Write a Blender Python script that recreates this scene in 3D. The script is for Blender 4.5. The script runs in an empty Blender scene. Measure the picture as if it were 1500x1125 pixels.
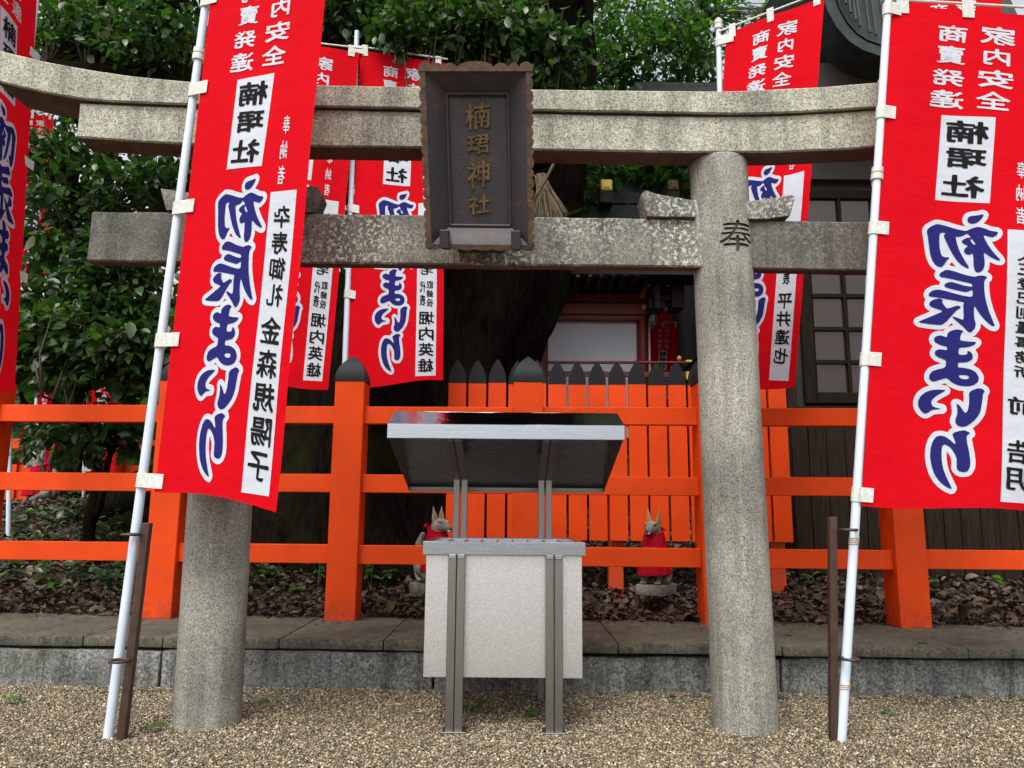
import bpy, bmesh, math, random
import numpy as np
from mathutils import Vector, Matrix, noise
R = math.radians
random.seed(7); RNG = np.random.default_rng(7)
S = bpy.context.scene
COL = S.collection

# ---------------------------------------------------------------- camera
F_PX = 1127.0; TILT = R(9.5); ROLL = R(0.5)
CAM = Vector((0, 0, 1.0))
fw = Vector((0, math.cos(TILT), math.sin(TILT)))
u0 = Vector((0, -math.sin(TILT), math.cos(TILT))); r0 = Vector((1, 0, 0))
up = math.cos(ROLL)*u0 - math.sin(ROLL)*r0
rt = math.cos(ROLL)*r0 + math.sin(ROLL)*u0
cd = bpy.data.cameras.new('camera'); cam = bpy.data.objects.new('camera', cd); COL.objects.link(cam)
cd.sensor_width = 36; cd.lens = F_PX/1500*36; cd.clip_start = .05; cd.clip_end = 500
m3 = Matrix((rt, up, -fw)).transposed()
cam.matrix_world = Matrix.Translation(CAM) @ m3.to_4x4()
S.camera = cam

def P(px, py, Y):
    """the point on the vertical plane y = Y that was measured at this place of the photograph"""
    d = fw + rt*((px-750)/F_PX) + up*((562.5-py)/F_PX)
    return CAM + d*(Y/d.y)
def G(px, py, z=0.0):
    d = fw + rt*((px-750)/F_PX) + up*((562.5-py)/F_PX)
    return CAM + d*((z-1.0)/d.z)

# ---------------------------------------------------------------- sky, sun, exposure
SUN_EL, SUN_AZ = R(58), R(200)          # behind the camera, a little to its left
W = bpy.data.worlds.new('World'); S.world = W; W.use_nodes = True
nt = W.node_tree; nt.nodes.clear()
sk = nt.nodes.new('ShaderNodeTexSky'); sk.sky_type = 'NISHITA'; sk.sun_disc = False
sk.sun_elevation = SUN_EL; sk.sun_rotation = SUN_AZ
sk.air_density = 1.0; sk.dust_density = 6.0; sk.ozone_density = 1.0
hs = nt.nodes.new('ShaderNodeHueSaturation'); hs.inputs['Saturation'].default_value = .3
hs.inputs['Value'].default_value = 2.0
bg = nt.nodes.new('ShaderNodeBackground'); bg.inputs[1].default_value = 0.15
wo = nt.nodes.new('ShaderNodeOutputWorld')
nt.links.new(sk.outputs[0], hs.inputs['Color']); nt.links.new(hs.outputs[0], bg.inputs[0]); nt.links.new(bg.outputs[0], wo.inputs[0])
sd = bpy.data.lights.new('sun', 'SUN'); sd.energy = 0.8; sd.angle = R(14); sd.color = (1, .96, .9)
so = bpy.data.objects.new('sun', sd); COL.objects.link(so)
sv = Vector((math.sin(SUN_AZ)*math.cos(SUN_EL), math.cos(SUN_AZ)*math.cos(SUN_EL), math.sin(SUN_EL)))
so.rotation_euler = sv.to_track_quat('Z', 'Y').to_euler()
S.view_settings.view_transform = 'Standard'; S.view_settings.look = 'None'
S.view_settings.gamma = 1; S.view_settings.exposure = 0.0; S.view_settings.use_curve_mapping = False

# ---------------------------------------------------------------- materials
def newmat(name):
    m = bpy.data.materials.new(name); m.use_nodes = True
    n = m.node_tree; return m, n, n.nodes['Principled BSDF']
def N(n, t, **k):
    x = n.nodes.new(t)
    for a, b in k.items():
        if a in x.inputs: x.inputs[a].default_value = b
        else: setattr(x, a, b)
    return x
def coords(n, scale=(1, 1, 1), kind='Object'):
    tc = n.nodes.new('ShaderNodeTexCoord'); mp = n.nodes.new('ShaderNodeMapping'); mp.inputs['Scale'].default_value = scale
    n.links.new(tc.outputs[kind], mp.inputs[0]); return mp.outputs[0]
def ramp(n, fac, stops):
    r = n.nodes.new('ShaderNodeValToRGB'); e = r.color_ramp.elements
    while len(e) < len(stops): e.new(.5)
    for i, (p, c) in enumerate(stops):
        e[i].position = p; e[i].color = (*c, 1) if len(c) == 3 else c
    n.links.new(fac, r.inputs[0]); return r.outputs[0]
def mixc(n, fac, a, b, mode='MIX'):
    x = n.nodes.new('ShaderNodeMix'); x.data_type = 'RGBA'; x.blend_type = mode
    for v, s in ((fac, 0), (a, 6), (b, 7)):
        if isinstance(v, (int, float)): x.inputs[s].default_value = v
        elif isinstance(v, tuple): x.inputs[s].default_value = (*v, 1)
        else: n.links.new(v, x.inputs[s])
    return x.outputs[2]
def noi(n, vec, sc, det=4, ro=.55):
    x = N(n, 'ShaderNodeTexNoise', Scale=sc, Detail=det, Roughness=ro); n.links.new(vec, x.inputs['Vector']); return x.outputs[0]
def bump(n, bs, h, dist, st=1.0):
    b = N(n, 'ShaderNodeBump', Strength=st, Distance=dist); n.links.new(h, b.inputs['Height']); n.links.new(b.outputs[0], bs.inputs['Normal']); return b

def simple(name, col, rough=.6, metal=0, var=.12, vs=6, bmp=0, bs_=60, spec=.5, kind='Object'):
    m, n, b = newmat(name); v = coords(n, kind=kind)
    a = noi(n, v, vs, 5)
    c = ramp(n, a, [(.3, tuple(x*(1-var) for x in col)), (.7, tuple(min(1, x*(1+var)) for x in col))])
    n.links.new(c, b.inputs['Base Color']); b.inputs['Roughness'].default_value = rough; b.inputs['Metallic'].default_value = metal
    b.inputs['Specular IOR Level'].default_value = spec
    if bmp: bump(n, b, noi(n, v, bs_, 3), bmp)
    return m

def granite(name, light, mid, dark, lichen=0.0, stain=.35, speck=150, seed=0.0, moss=0.0, mcol=(.10, .11, .07), soffit=False):
    m, n, b = newmat(name); v = coords(n)
    f1 = noi(n, v, speck, 2, .6); f2 = noi(n, v, speck*.45, 3, .7)
    c = ramp(n, f1, [(.36, dark), (.45, mid), (.56, light), (.66, tuple(min(.8, x*1.5) for x in light))])
    c2 = ramp(n, f2, [(.36, tuple(x*.55 for x in mid)), (.5, mid), (.62, light)])
    c = mixc(n, .4, c, c2)
    mp = n.nodes.new('ShaderNodeMapping'); mp.inputs['Location'].default_value = (seed, seed*1.3, 0); n.links.new(v, mp.inputs[0])
    big = noi(n, mp.outputs[0], 2.2, 6, .65)
    s = ramp(n, big, [(.35, (1-stain,)*3), (.62, (1.08,)*3)])
    c = mixc(n, 1.0, c, s, 'MULTIPLY')
    vs_ = coords(n, (7, 7, .55)); c = mixc(n, 1.0, c, ramp(n, noi(n, vs_, 1.6, 6, .65), [(.36, (1-stain*.8,)*3), (.55, (1.04,)*3)]), 'MULTIPLY')
    if moss:
        g = ramp(n, noi(n, mp.outputs[0], 4.5, 6, .7), [(.5, (0,)*3), (.62, (moss,)*3)])
        c = mixc(n, g, c, mcol)
    if lichen:
        l1 = noi(n, mp.outputs[0], 1.5, 2); l2 = noi(n, v, 45, 4, .7)
        mm = N(n, 'ShaderNodeMath', operation='MULTIPLY'); 
        a_ = ramp(n, l1, [(.47, (.12,)*3), (.62, (1,)*3)]); b_ = ramp(n, l2, [(.52, (0,)*3), (.58, (1,)*3)])
        n.links.new(a_, mm.inputs[0]); n.links.new(b_, mm.inputs[1])
        mk = N(n, 'ShaderNodeMath', operation='MULTIPLY'); mk.inputs[1].default_value = lichen; n.links.new(mm.outputs[0], mk.inputs[0])
        c = mixc(n, mk.outputs[0], c, (.62, .63, .56))
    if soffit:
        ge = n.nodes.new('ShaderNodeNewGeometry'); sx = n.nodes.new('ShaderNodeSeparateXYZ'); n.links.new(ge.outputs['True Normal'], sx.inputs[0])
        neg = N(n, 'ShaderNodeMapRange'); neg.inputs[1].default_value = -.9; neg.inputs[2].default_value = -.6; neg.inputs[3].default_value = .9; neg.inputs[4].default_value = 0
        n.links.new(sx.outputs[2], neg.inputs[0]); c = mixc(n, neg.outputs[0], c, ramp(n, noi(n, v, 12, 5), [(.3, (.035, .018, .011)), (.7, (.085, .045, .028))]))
    n.links.new(c, b.inputs['Base Color']); b.inputs['Roughness'].default_value = .85; b.inputs['Specular IOR Level'].default_value = .25
    bump(n, b, noi(n, v, speck*.7, 4, .7), .003, .8)
    return m

M = {}
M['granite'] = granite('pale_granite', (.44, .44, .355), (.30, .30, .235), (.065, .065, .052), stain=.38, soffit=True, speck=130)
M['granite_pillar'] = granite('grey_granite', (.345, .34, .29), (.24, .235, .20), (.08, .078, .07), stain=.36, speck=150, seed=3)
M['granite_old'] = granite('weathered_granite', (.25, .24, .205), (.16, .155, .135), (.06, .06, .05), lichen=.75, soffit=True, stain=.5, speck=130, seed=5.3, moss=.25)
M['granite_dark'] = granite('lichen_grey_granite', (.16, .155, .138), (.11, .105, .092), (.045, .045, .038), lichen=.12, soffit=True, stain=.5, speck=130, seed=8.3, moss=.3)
M['kerb'] = granite('kerb_granite', (.24, .25, .23), (.135, .14, .13), (.04, .04, .038), stain=.6, speck=70, seed=1.3, moss=.6, mcol=(.09, .095, .07))
M['slab'] = granite('cap_concrete', (.115, .108, .08), (.085, .078, .058), (.042, .04, .03), stain=.35, speck=60, seed=9, moss=.5, mcol=(.07, .07, .05))
M['statue'] = granite('statue_stone', (.34, .34, .29), (.24, .24, .20), (.11, .11, .09), stain=.5, speck=90, moss=.5, seed=2)
M['mortar'] = granite('grey_green_mortar', (.38, .41, .36), (.28, .31, .27), (.15, .16, .14), stain=.4, speck=40, moss=.2)

def paint(name, col, rough, dirt=.35):
    m, n, b = newmat(name); v = coords(n)
    big = noi(n, v, 3, 6, .6)
    c = ramp(n, big, [(.25, tuple(x*.82 for x in col)), (.6, col), (.85, tuple(min(1, x*1.08) for x in col))])
    d = ramp(n, noi(n, v, 75, 4, .8), [(.63, (0,)*3), (.70, (dirt*1.3,)*3)])
    c = mixc(n, d, c, tuple(x*.25 for x in col))
    v2 = coords(n, (14, 14, .9)); st = ramp(n, noi(n, v2, 2.2, 5, .6), [(.5, (0,)*3), (.75, (dirt*.35,)*3)])
    c = mixc(n, st, c, tuple(x*.55 for x in col))
    sz = n.nodes.new('ShaderNodeSeparateXYZ'); n.links.new(v, sz.inputs[0])
    mr = N(n, 'ShaderNodeMapRange'); mr.inputs[1].default_value = .29; mr.inputs[2].default_value = .47; mr.inputs[3].default_value = .75; mr.inputs[4].default_value = 0; n.links.new(sz.outputs[2], mr.inputs[0])
    mm = N(n, 'ShaderNodeMath', operation='MULTIPLY'); n.links.new(mr.outputs[0], mm.inputs[0]); n.links.new(ramp(n, noi(n, v, 22, 6, .75), [(.42, (0,)*3), (.6, (1,)*3)]), mm.inputs[1])
    c = mixc(n, mm.outputs[0], c, tuple(x*.35+.02 for x in col))
    n.links.new(c, b.inputs['Base Color']); b.inputs['Roughness'].default_value = rough
    vg = coords(n, (60, 60, 5)); hh_ = N(n, 'ShaderNodeMath', operation='ADD'); n.links.new(noi(n, v, 40, 5, .6), hh_.inputs[0]); n.links.new(noi(n, vg, 1.5, 4, .6), hh_.inputs[1])
    bump(n, b, hh_.outputs[0], .0022, .8)
    return m
M['orange'] = paint('vermilion_paint', (.68, .058, .003), .55); M['orange'].node_tree.nodes['Principled BSDF'].inputs['Specular IOR Level'].default_value = .2
M['orange_old'] = paint('faded_vermilion_paint', (.62, .062, .007), .6, .5)
M['black'] = paint('black_cap_paint', (.006, .008, .011), .6, .3); M['black'].node_tree.nodes['Principled BSDF'].inputs['Specular IOR Level'].default_value = .25
M['shrine_red'] = simple('bengal_red_paint', (.20, .022, .012), .5)
M['plaster'] = simple('white_plaster', (.76, .84, .92), .9, var=.04, vs=3)
M['gold'] = simple('gilt_metal', (.95, .66, .12), .45, .15, var=.2, vs=20)
M['gold_dull'] = simple('dull_gilt', (.70, .38, .08), .5, 0, var=.3, vs=20)
M['darkwood'] = simple('black_timber', (.02, .016, .013), .8)
def woodmat(name, a, b2):
    m, n, b = newmat(name); v = coords(n, (30, 30, 1.2))
    f = noi(n, v, 3, 6, .65); c = ramp(n, f, [(.3, a), (.7, b2)])
    n.links.new(c, b.inputs['Base Color']); b.inputs['Roughness'].default_value = .9; b.inputs['Specular IOR Level'].default_value = .06
    bump(n, b, f, .003, .8); return m
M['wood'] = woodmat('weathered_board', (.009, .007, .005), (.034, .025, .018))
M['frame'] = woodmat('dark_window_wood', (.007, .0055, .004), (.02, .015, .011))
M['copper'] = simple('dark_copper_roof', (.009, .015, .013), .65, .1, var=.4, vs=5, bmp=.003, bs_=12)
M['verdigris'] = simple('verdigris_edge', (.013, .027, .024), .75, .1, var=.6, vs=9, bmp=.003, bs_=30)
M['iron'] = None
def ironmat():
    m, n, b = newmat('rusted_cast_iron'); v = coords(n)
    r1 = noi(n, v, 7, 6, .7); c = ramp(n, r1, [(.38, (.028, .028, .036)), (.58, (.038, .031, .032)), (.72, (.085, .04, .022))])
    n.links.new(c, b.inputs['Base Color']); b.inputs['Metallic'].default_value = .3; b.inputs['Roughness'].default_value = .45
    bump(n, b, noi(n, v, 130, 3, .6), .003, .9); return m
M['iron'] = ironmat()
M['rust'] = simple('brown_rust', (.075, .042, .025), .85, var=.5, vs=25, bmp=.004, bs_=90)
M['bronze'] = simple('tarnished_brass', (.115, .078, .03), .5, .6, var=.45, vs=18, bmp=.002, bs_=80)
M['stake'] = simple('brown_painted_steel', (.045, .022, .014), .5, .1, var=.35, vs=18, bmp=.001, bs_=60)
M['pole'] = simple('white_plastic_pole', (.54, .62, .72), .35, var=.05, vs=9)
M['collar'] = simple('ivory_plastic', (.52, .52, .47), .45, var=.08)
M['tab'] = simple('white_nylon_tab', (.52, .54, .50), .7, var=.18, vs=60, bmp=.0015, bs_=50)
M['elastic'] = simple('tan_string', (.42, .28, .12), .8)

def clothmat(name, col, tr=.3):
    m, n, b = newmat(name); v = coords(n)
    c = ramp(n, noi(n, v, 2.5, 4), [(.3, tuple(x*.92 for x in col)), (.7, col)])
    n.links.new(c, b.inputs['Base Color']); b.inputs['Roughness'].default_value = .85; b.inputs['Specular IOR Level'].default_value = .06
    tb = n.nodes.new('ShaderNodeBsdfTranslucent'); n.links.new(c, tb.inputs[0])
    mx = n.nodes.new('ShaderNodeMixShader'); mx.inputs[0].default_value = tr
    o = n.nodes['Material Output']; n.links.new(b.outputs[0], mx.inputs[1]); n.links.new(tb.outputs[0], mx.inputs[2]); n.links.new(mx.outputs[0], o.inputs[0])
    # faint horizontal creases and weave
    v2 = coords(n, (1.6, 1.6, 5)); h1 = noi(n, v2, 2.0, 6, .55)
    a = N(n, 'ShaderNodeMath', operation='MULTIPLY_ADD'); a.inputs[1].default_value = 1; n.links.new(h1, a.inputs[0])
    h2 = noi(n, v, 9, 4, .5); n.links.new(h2, a.inputs[2])
    v3 = coords(n, (2, 2, 9)); h3 = N(n, 'ShaderNodeMath', operation='MULTIPLY_ADD'); h3.inputs[1].default_value = .12; n.links.new(noi(n, v3, 5, 3, .7), h3.inputs[0]); n.links.new(a.outputs[0], h3.inputs[2]); bm_ = bump(n, b, h3.outputs[0], .010, .55); n.links.new(bm_.outputs[0], tb.inputs['Normal'])
    return m
M['red'] = clothmat('red_banner_cloth', (.66, .004, .012), .28)
M['print_white'] = clothmat('white_print', (.60, .67, .74), .25)
M['print_navy'] = clothmat('navy_print', (.018, .018, .13), .05)
M['print_black'] = clothmat('black_print', (.012, .012, .013), .03)
M['bib'] = clothmat('crimson_bib_cloth', (.42, .006, .02), .1)

def steel(name, col, rough, aniso=(1, 1, 60), bmp=.0006):
    m, n, b = newmat(name); v = coords(n, aniso)
    f = noi(n, v, 8, 5, .6)
    b.inputs['Metallic'].default_value = 1
    c = ramp(n, f, [(.3, tuple(x*.85 for x in col)), (.7, col)]); n.links.new(c, b.inputs['Base Color'])
    r_ = N(n, 'ShaderNodeMapRange'); r_.inputs[3].default_value = rough*.8; r_.inputs[4].default_value = rough*1.3
    n.links.new(f, r_.inputs[0]); n.links.new(r_.outputs[0], b.inputs['Roughness'])
    bump(n, b, f, bmp, .5); return m
M['steel'] = steel('brushed_stainless', (.47, .51, .57), .25)
M['steel_mirror'] = steel('polished_stainless', (.50, .51, .52), .10, (3, 3, 3), .004)
M['steel_dark'] = steel('worn_stainless_tube', (.27, .26, .25), .38, (60, 60, 1))
def embossed():
    m, n, b = newmat('embossed_stainless'); v = coords(n)
    w1 = N(n, 'ShaderNodeTexVoronoi', Scale=115.0, feature='DISTANCE_TO_EDGE'); 
    nz = N(n, 'ShaderNodeTexNoise', Scale=60.0, Detail=2.0); n.links.new(v, nz.inputs['Vector'])
    va = N(n, 'ShaderNodeVectorMath', operation='MULTIPLY_ADD'); va.inputs[1].default_value = (.02,)*3
    n.links.new(nz.outputs[1], va.inputs[0]); n.links.new(v, va.inputs[2]); n.links.new(va.outputs[0], w1.inputs['Vector'])
    b.inputs['Metallic'].default_value = 1; b.inputs['Roughness'].default_value = .36
    c = ramp(n, w1.outputs[0], [(.02, (.84, .85, .87)), (.2, (.62, .625, .645))])
    n.links.new(c, b.inputs['Base Color'])
    bump(n, b, w1.outputs[0], .0007, .6); return m
M['emboss'] = embossed()

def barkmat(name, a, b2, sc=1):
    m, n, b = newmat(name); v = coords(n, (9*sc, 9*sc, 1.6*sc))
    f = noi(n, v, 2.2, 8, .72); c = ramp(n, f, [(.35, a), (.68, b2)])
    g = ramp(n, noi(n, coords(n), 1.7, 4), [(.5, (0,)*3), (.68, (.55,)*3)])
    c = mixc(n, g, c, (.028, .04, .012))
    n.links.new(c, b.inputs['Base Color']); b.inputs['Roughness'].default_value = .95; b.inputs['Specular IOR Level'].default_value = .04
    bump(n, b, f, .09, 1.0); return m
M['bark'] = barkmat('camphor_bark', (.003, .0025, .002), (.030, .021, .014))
M['twig'] = simple('twig_bark', (.05, .036, .022), .8, var=.4, vs=30)
def leafmat(name, cols, rough=.35, tr=.35, tcol=None):
    m, n, b = newmat(name)
    gi = n.nodes.new('ShaderNodeNewGeometry')
    oi = n.nodes.new('ShaderNodeObjectInfo')
    ad = N(n, 'ShaderNodeMath', operation='ADD'); n.links.new(gi.outputs['Random Per Island'], ad.inputs[0]); n.links.new(oi.outputs['Random'], ad.inputs[1])
    fr = N(n, 'ShaderNodeMath', operation='FRACT'); n.links.new(ad.outputs[0], fr.inputs[0])
    c = ramp(n, fr.outputs[0], [(i/(len(cols)-1) if len(cols) > 1 else 0, k) for i, k in enumerate(cols)])
    v = coords(n); c = mixc(n, 1.0, c, ramp(n, noi(n, v, 28, 3), [(.3, (.75,)*3), (.7, (1.15,)*3)]), 'MULTIPLY')
    n.links.new(c, b.inputs['Base Color']); b.inputs['Roughness'].default_value = rough
    tb = n.nodes.new('ShaderNodeBsdfTranslucent')
    tc = mixc(n, 1.0, c, tcol or (1.6, 2.2, .7), 'MULTIPLY'); n.links.new(tc, tb.inputs[0])
    mx = n.nodes.new('ShaderNodeMixShader'); mx.inputs[0].default_value = tr
    o = n.nodes['Material Output']; n.links.new(b.outputs[0], mx.inputs[1]); n.links.new(tb.outputs[0], mx.inputs[2]); n.links.new(mx.outputs[0], o.inputs[0])
    return m
M['leaf'] = leafmat('evergreen_leaf', [(.012, .034, .010), (.020, .055, .014), (.038, .09, .018), (.014, .042, .014), (.065, .13, .025), (.018, .045, .012), (.075, .085, .02)], .34, .3)
M['leaf_light'] = leafmat('young_leaf', [(.06, .15, .025), (.09, .20, .035), (.05, .12, .03)], .4, .45)
M['leaf_far'] = leafmat('far_leaf', [(.018, .05, .010), (.035, .085, .014), (.075, .15, .022)], .5, .5)
M['litter'] = leafmat('dead_leaf', [(.055, .03, .016), (.10, .06, .034), (.03, .018, .011), (.14, .088, .05), (.022, .015, .011), (.08, .038, .018)], .6, .05, (1, 1, 1))
M['straw'] = simple('dry_straw', (.13, .10, .052), .8, var=.4, vs=40)

def soilmat():
    m, n, b = newmat('dark_soil'); v = coords(n)
    c = ramp(n, noi(n, v, 14, 7, .75), [(.3, (.012, .009, .006)), (.55, (.04, .028, .018)), (.75, (.085, .055, .032))])
    n.links.new(c, b.inputs['Base Color']); b.inputs['Roughness'].default_value = .95; bump(n, b, noi(n, v, 22, 6, .7), .03); return m
M['soil'] = soilmat()
def gravelmat():
    m, n, b = newmat('gravel_bed'); v = coords(n)
    vo = N(n, 'ShaderNodeTexVoronoi', Scale=95.0); n.links.new(v, vo.inputs['Vector'])
    sp = n.nodes.new('ShaderNodeSeparateColor'); n.links.new(vo.outputs['Color'], sp.inputs[0])
    c = ramp(n, sp.outputs[0], [(0, (.05, .04, .03)), (.3, (.13, .10, .07)), (.6, (.22, .175, .12)), (1, (.36, .30, .21))])
    n.links.new(c, b.inputs['Base Color']); b.inputs['Roughness'].default_value = .85
    bump(n, b, vo.outputs['Distance'], -.01, 1); return m
M['gravel'] = gravelmat()
def pebblemat():
    m, n, b = newmat('river_pebble'); oi = n.nodes.new('ShaderNodeObjectInfo')
    c = ramp(n, oi.outputs['Random'], [(0, (.035, .03, .028)), (.2, (.06, .046, .035)), (.4, (.12, .092, .054)), (.62, (.19, .147, .083)), (.82, (.29, .235, .138)), (1, (.52, .46, .32))])
    v = coords(n); c = mixc(n, 1.0, c, ramp(n, noi(n, v, 2.0, 3), [(.3, (.8,)*3), (.7, (1.15,)*3)]), 'MULTIPLY')
    n.links.new(c, b.inputs['Base Color']); b.inputs['Roughness'].default_value = .6; return m
M['pebble'] = pebblemat()
def glassmat():
    m, n, b = newmat('old_window_glass'); b.inputs['Base Color'].default_value = (.03, .019, .013, 1)
    b.inputs['Roughness'].default_value = .06; b.inputs['Specular IOR Level'].default_value = .5
    v = coords(n); bump(n, b, noi(n, v, 2.5, 2), .01, .6); return m
M['glass'] = glassmat()
M['ear'] = simple('ochre_paint', (.34, .15, .025), .8, var=.3, vs=40)
M['eye'] = simple('eye_line_paint', (.02, .017, .015), .6)

# ---------------------------------------------------------------- mesh tools
class MB:
    def __init__(s): s.v = []; s.f = []
    def add(s, vs, fs):
        o = len(s.v); s.v += [tuple(v) for v in vs]; s.f += [tuple(i+o for i in f) for f in fs]; return s
    def box(s, x0, x1, y0, y1, z0, z1):
        return s.add([(x0, y0, z0), (x1, y0, z0), (x1, y1, z0), (x0, y1, z0), (x0, y0, z1), (x1, y0, z1), (x1, y1, z1), (x0, y1, z1)],
                     [(0, 3, 2, 1), (4, 5, 6, 7), (0, 1, 5, 4), (1, 2, 6, 5), (2, 3, 7, 6), (3, 0, 4, 7)])
    def bar(s, a, b, w, d, xdir=(1, 0, 0)):
        """a square bar from a to b, w across xdir and d the other way"""
        a = Vector(a); b = Vector(b); t = (b-a).normalized(); x = Vector(xdir); x = (x-t*x.dot(t)).normalized(); y = t.cross(x)
        vs = []
        for p in (a, b):
            for i, j in ((-1, -1), (1, -1), (1, 1), (-1, 1)): vs.append(p + x*(i*w/2) + y*(j*d/2))
        return s.add(vs, [(0, 3, 2, 1), (4, 5, 6, 7), (0, 1, 5, 4), (1, 2, 6, 5), (2, 3, 7, 6), (3, 0, 4, 7)])
    def tube(s, pts, rad, n=10, caps=True):
        pts = [Vector(p) for p in pts]; k = len(pts)
        rad = rad if isinstance(rad, (list, tuple)) else [rad]*k
        o = []; prev = None
        for i, p in enumerate(pts):
            t = (pts[min(i+1, k-1)]-pts[max(i-1, 0)]).normalized()
            if prev is None: a = t.orthogonal().normalized()
            else: a = (prev - t*prev.dot(t)).normalized()
            prev = a; c = t.cross(a)
            for j in range(n):
                an = 2*math.pi*j/n; o.append(p + (a*math.cos(an)+c*math.sin(an))*rad[i])
        fs = [(i*n+j, i*n+(j+1) % n, (i+1)*n+(j+1) % n, (i+1)*n+j) for i in range(k-1) for j in range(n)]
        if caps: fs += [tuple(reversed(range(n))), tuple(range((k-1)*n, k*n))]
        return s.add(o, fs)
    def torus(s, c, r, t, n=24, m=8):
        c = Vector(c); vs = []
        for i in range(n):
            a = 2*math.pi*i/n
            for j in range(m):
                b = 2*math.pi*j/m; vs.append(c + Vector(((r+t*math.cos(b))*math.cos(a), (r+t*math.cos(b))*math.sin(a), t*math.sin(b))))
        return s.add(vs, [(i*m+j, ((i+1) % n)*m+j, ((i+1) % n)*m+(j+1) % m, i*m+(j+1) % m) for i in range(n) for j in range(m)])
    def prism(s, pts, ext):
        """pts: planar polygon (3D), ext: extrusion vector"""
        n = len(pts); pts = [Vector(p) for p in pts]; e = Vector(ext)
        return s.add(pts + [p+e for p in pts], [tuple(range(n)), tuple(reversed(range(n, 2*n)))] + [(i, i+n, (i+1) % n+n, (i+1) % n) for i in range(n)])
    def build(s, name, mat, parent=None, bevel=0, smooth=False, seg=1, loc=None, origin=None):
        me = bpy.data.meshes.new(name); bm = bmesh.new()
        vs = [bm.verts.new(v) for v in s.v]
        for f in s.f:
            try: bm.faces.new([vs[i] for i in f])
            except ValueError: pass
        bmesh.ops.recalc_face_normals(bm, faces=bm.faces)
        if bevel:
            eds = [e for e in bm.edges if len(e.link_faces) == 2 and e.calc_face_angle(0) > .5]
            bmesh.ops.bevel(bm, geom=eds, offset=bevel, segments=seg, profile=.5, affect='EDGES', clamp_overlap=True)
        bm.to_mesh(me); bm.free()
        if smooth:
            me.polygons.foreach_set('use_smooth', [True]*len(me.polygons))
            if smooth == 'auto': me.set_sharp_from_angle(angle=R(38))
        if isinstance(mat, (list, tuple)):
            for q in mat: me.materials.append(q)
        else: me.materials.append(mat)
        return link(name, me, parent)
def link(name, me, parent=None):
    o = bpy.data.objects.new(name, me); COL.objects.link(o)
    if parent: o.parent = parent
    return o
def tag(o, label=None, cat=None, group=None, kind=None):
    if label: o['label'] = label
    if cat: o['category'] = cat
    if group: o['group'] = group
    if kind: o['kind'] = kind
    return o
def thing(name, label, cat, group=None, loc=(0, 0, 0)):
    return tag(link(name, None), label, cat, group)
def fromnp(name, V, Fc, mat, parent=None, smooth=False, fs=None):
    """V (n,3); Fc flat faces of equal size fs"""
    me = bpy.data.meshes.new(name); V = np.asarray(V, np.float32); Fc = np.asarray(Fc, np.int32)
    me.vertices.add(len(V)); me.vertices.foreach_set('co', V.ravel())
    k = Fc.shape[1]; me.loops.add(Fc.size); me.loops.foreach_set('vertex_index', Fc.ravel())
    me.polygons.add(len(Fc)); me.polygons.foreach_set('loop_start', np.arange(0, Fc.size, k, dtype=np.int32)); me.polygons.foreach_set('loop_total', np.full(len(Fc), k, np.int32))
    if smooth: me.polygons.foreach_set('use_smooth', np.ones(len(Fc), bool))
    me.materials.append(mat); me.update(calc_edges=True); me.validate()
    return link(name, me, parent)

# ================================================================ GROUND
def ground_h(x, y):
    """height of the planted mound behind the kerb"""
    t = np.clip((y-5.5)/3.6, 0, 1); h = .265 + .80*t*t*(3-2*t)
    side = np.clip((x+4.5)/9, 0, 1); h = h - .10*side*t
    return h
gx = np.linspace(-60, 60, 121); gy = np.array(list(np.linspace(-60, 4.9, 60)))
X, Yg = np.meshgrid(gx, gy); V = np.stack([X.ravel(), Yg.ravel(), np.zeros(X.size)], 1)
nx, ny = len(gx), len(gy)
Fq = np.array([(j*nx+i, j*nx+i+1, (j+1)*nx+i+1, (j+1)*nx+i) for j in range(ny-1) for i in range(nx-1)])
tag(fromnp('gravel_ground', V, Fq, M['gravel']), kind='structure')
gx = np.concatenate([np.linspace(-120, -7, 12), np.linspace(-6, 7, 105), np.linspace(8, 120, 12)])
gy = np.concatenate([np.linspace(5.12, 11, 50), np.linspace(12, 220, 18)])
X, Yg = np.meshgrid(gx, gy); Z = ground_h(X, Yg)
for j in range(Z.shape[0]):
    for i in range(Z.shape[1]): Z[j, i] += .05*noise.noise(Vector((X[j, i]*1.3, Yg[j, i]*1.3, 0)))*min(1, max(0, (Yg[j, i]-5.5)*1.5))
nx, ny = len(gx), len(gy)
Fq = np.array([(j*nx+i, j*nx+i+1, (j+1)*nx+i+1, (j+1)*nx+i) for j in range(ny-1) for i in range(nx-1)])
tag(fromnp('soil_mound', np.stack([X.ravel(), Yg.ravel(), Z.ravel()], 1), Fq, M['soil'], smooth=True), kind='structure')

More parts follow.
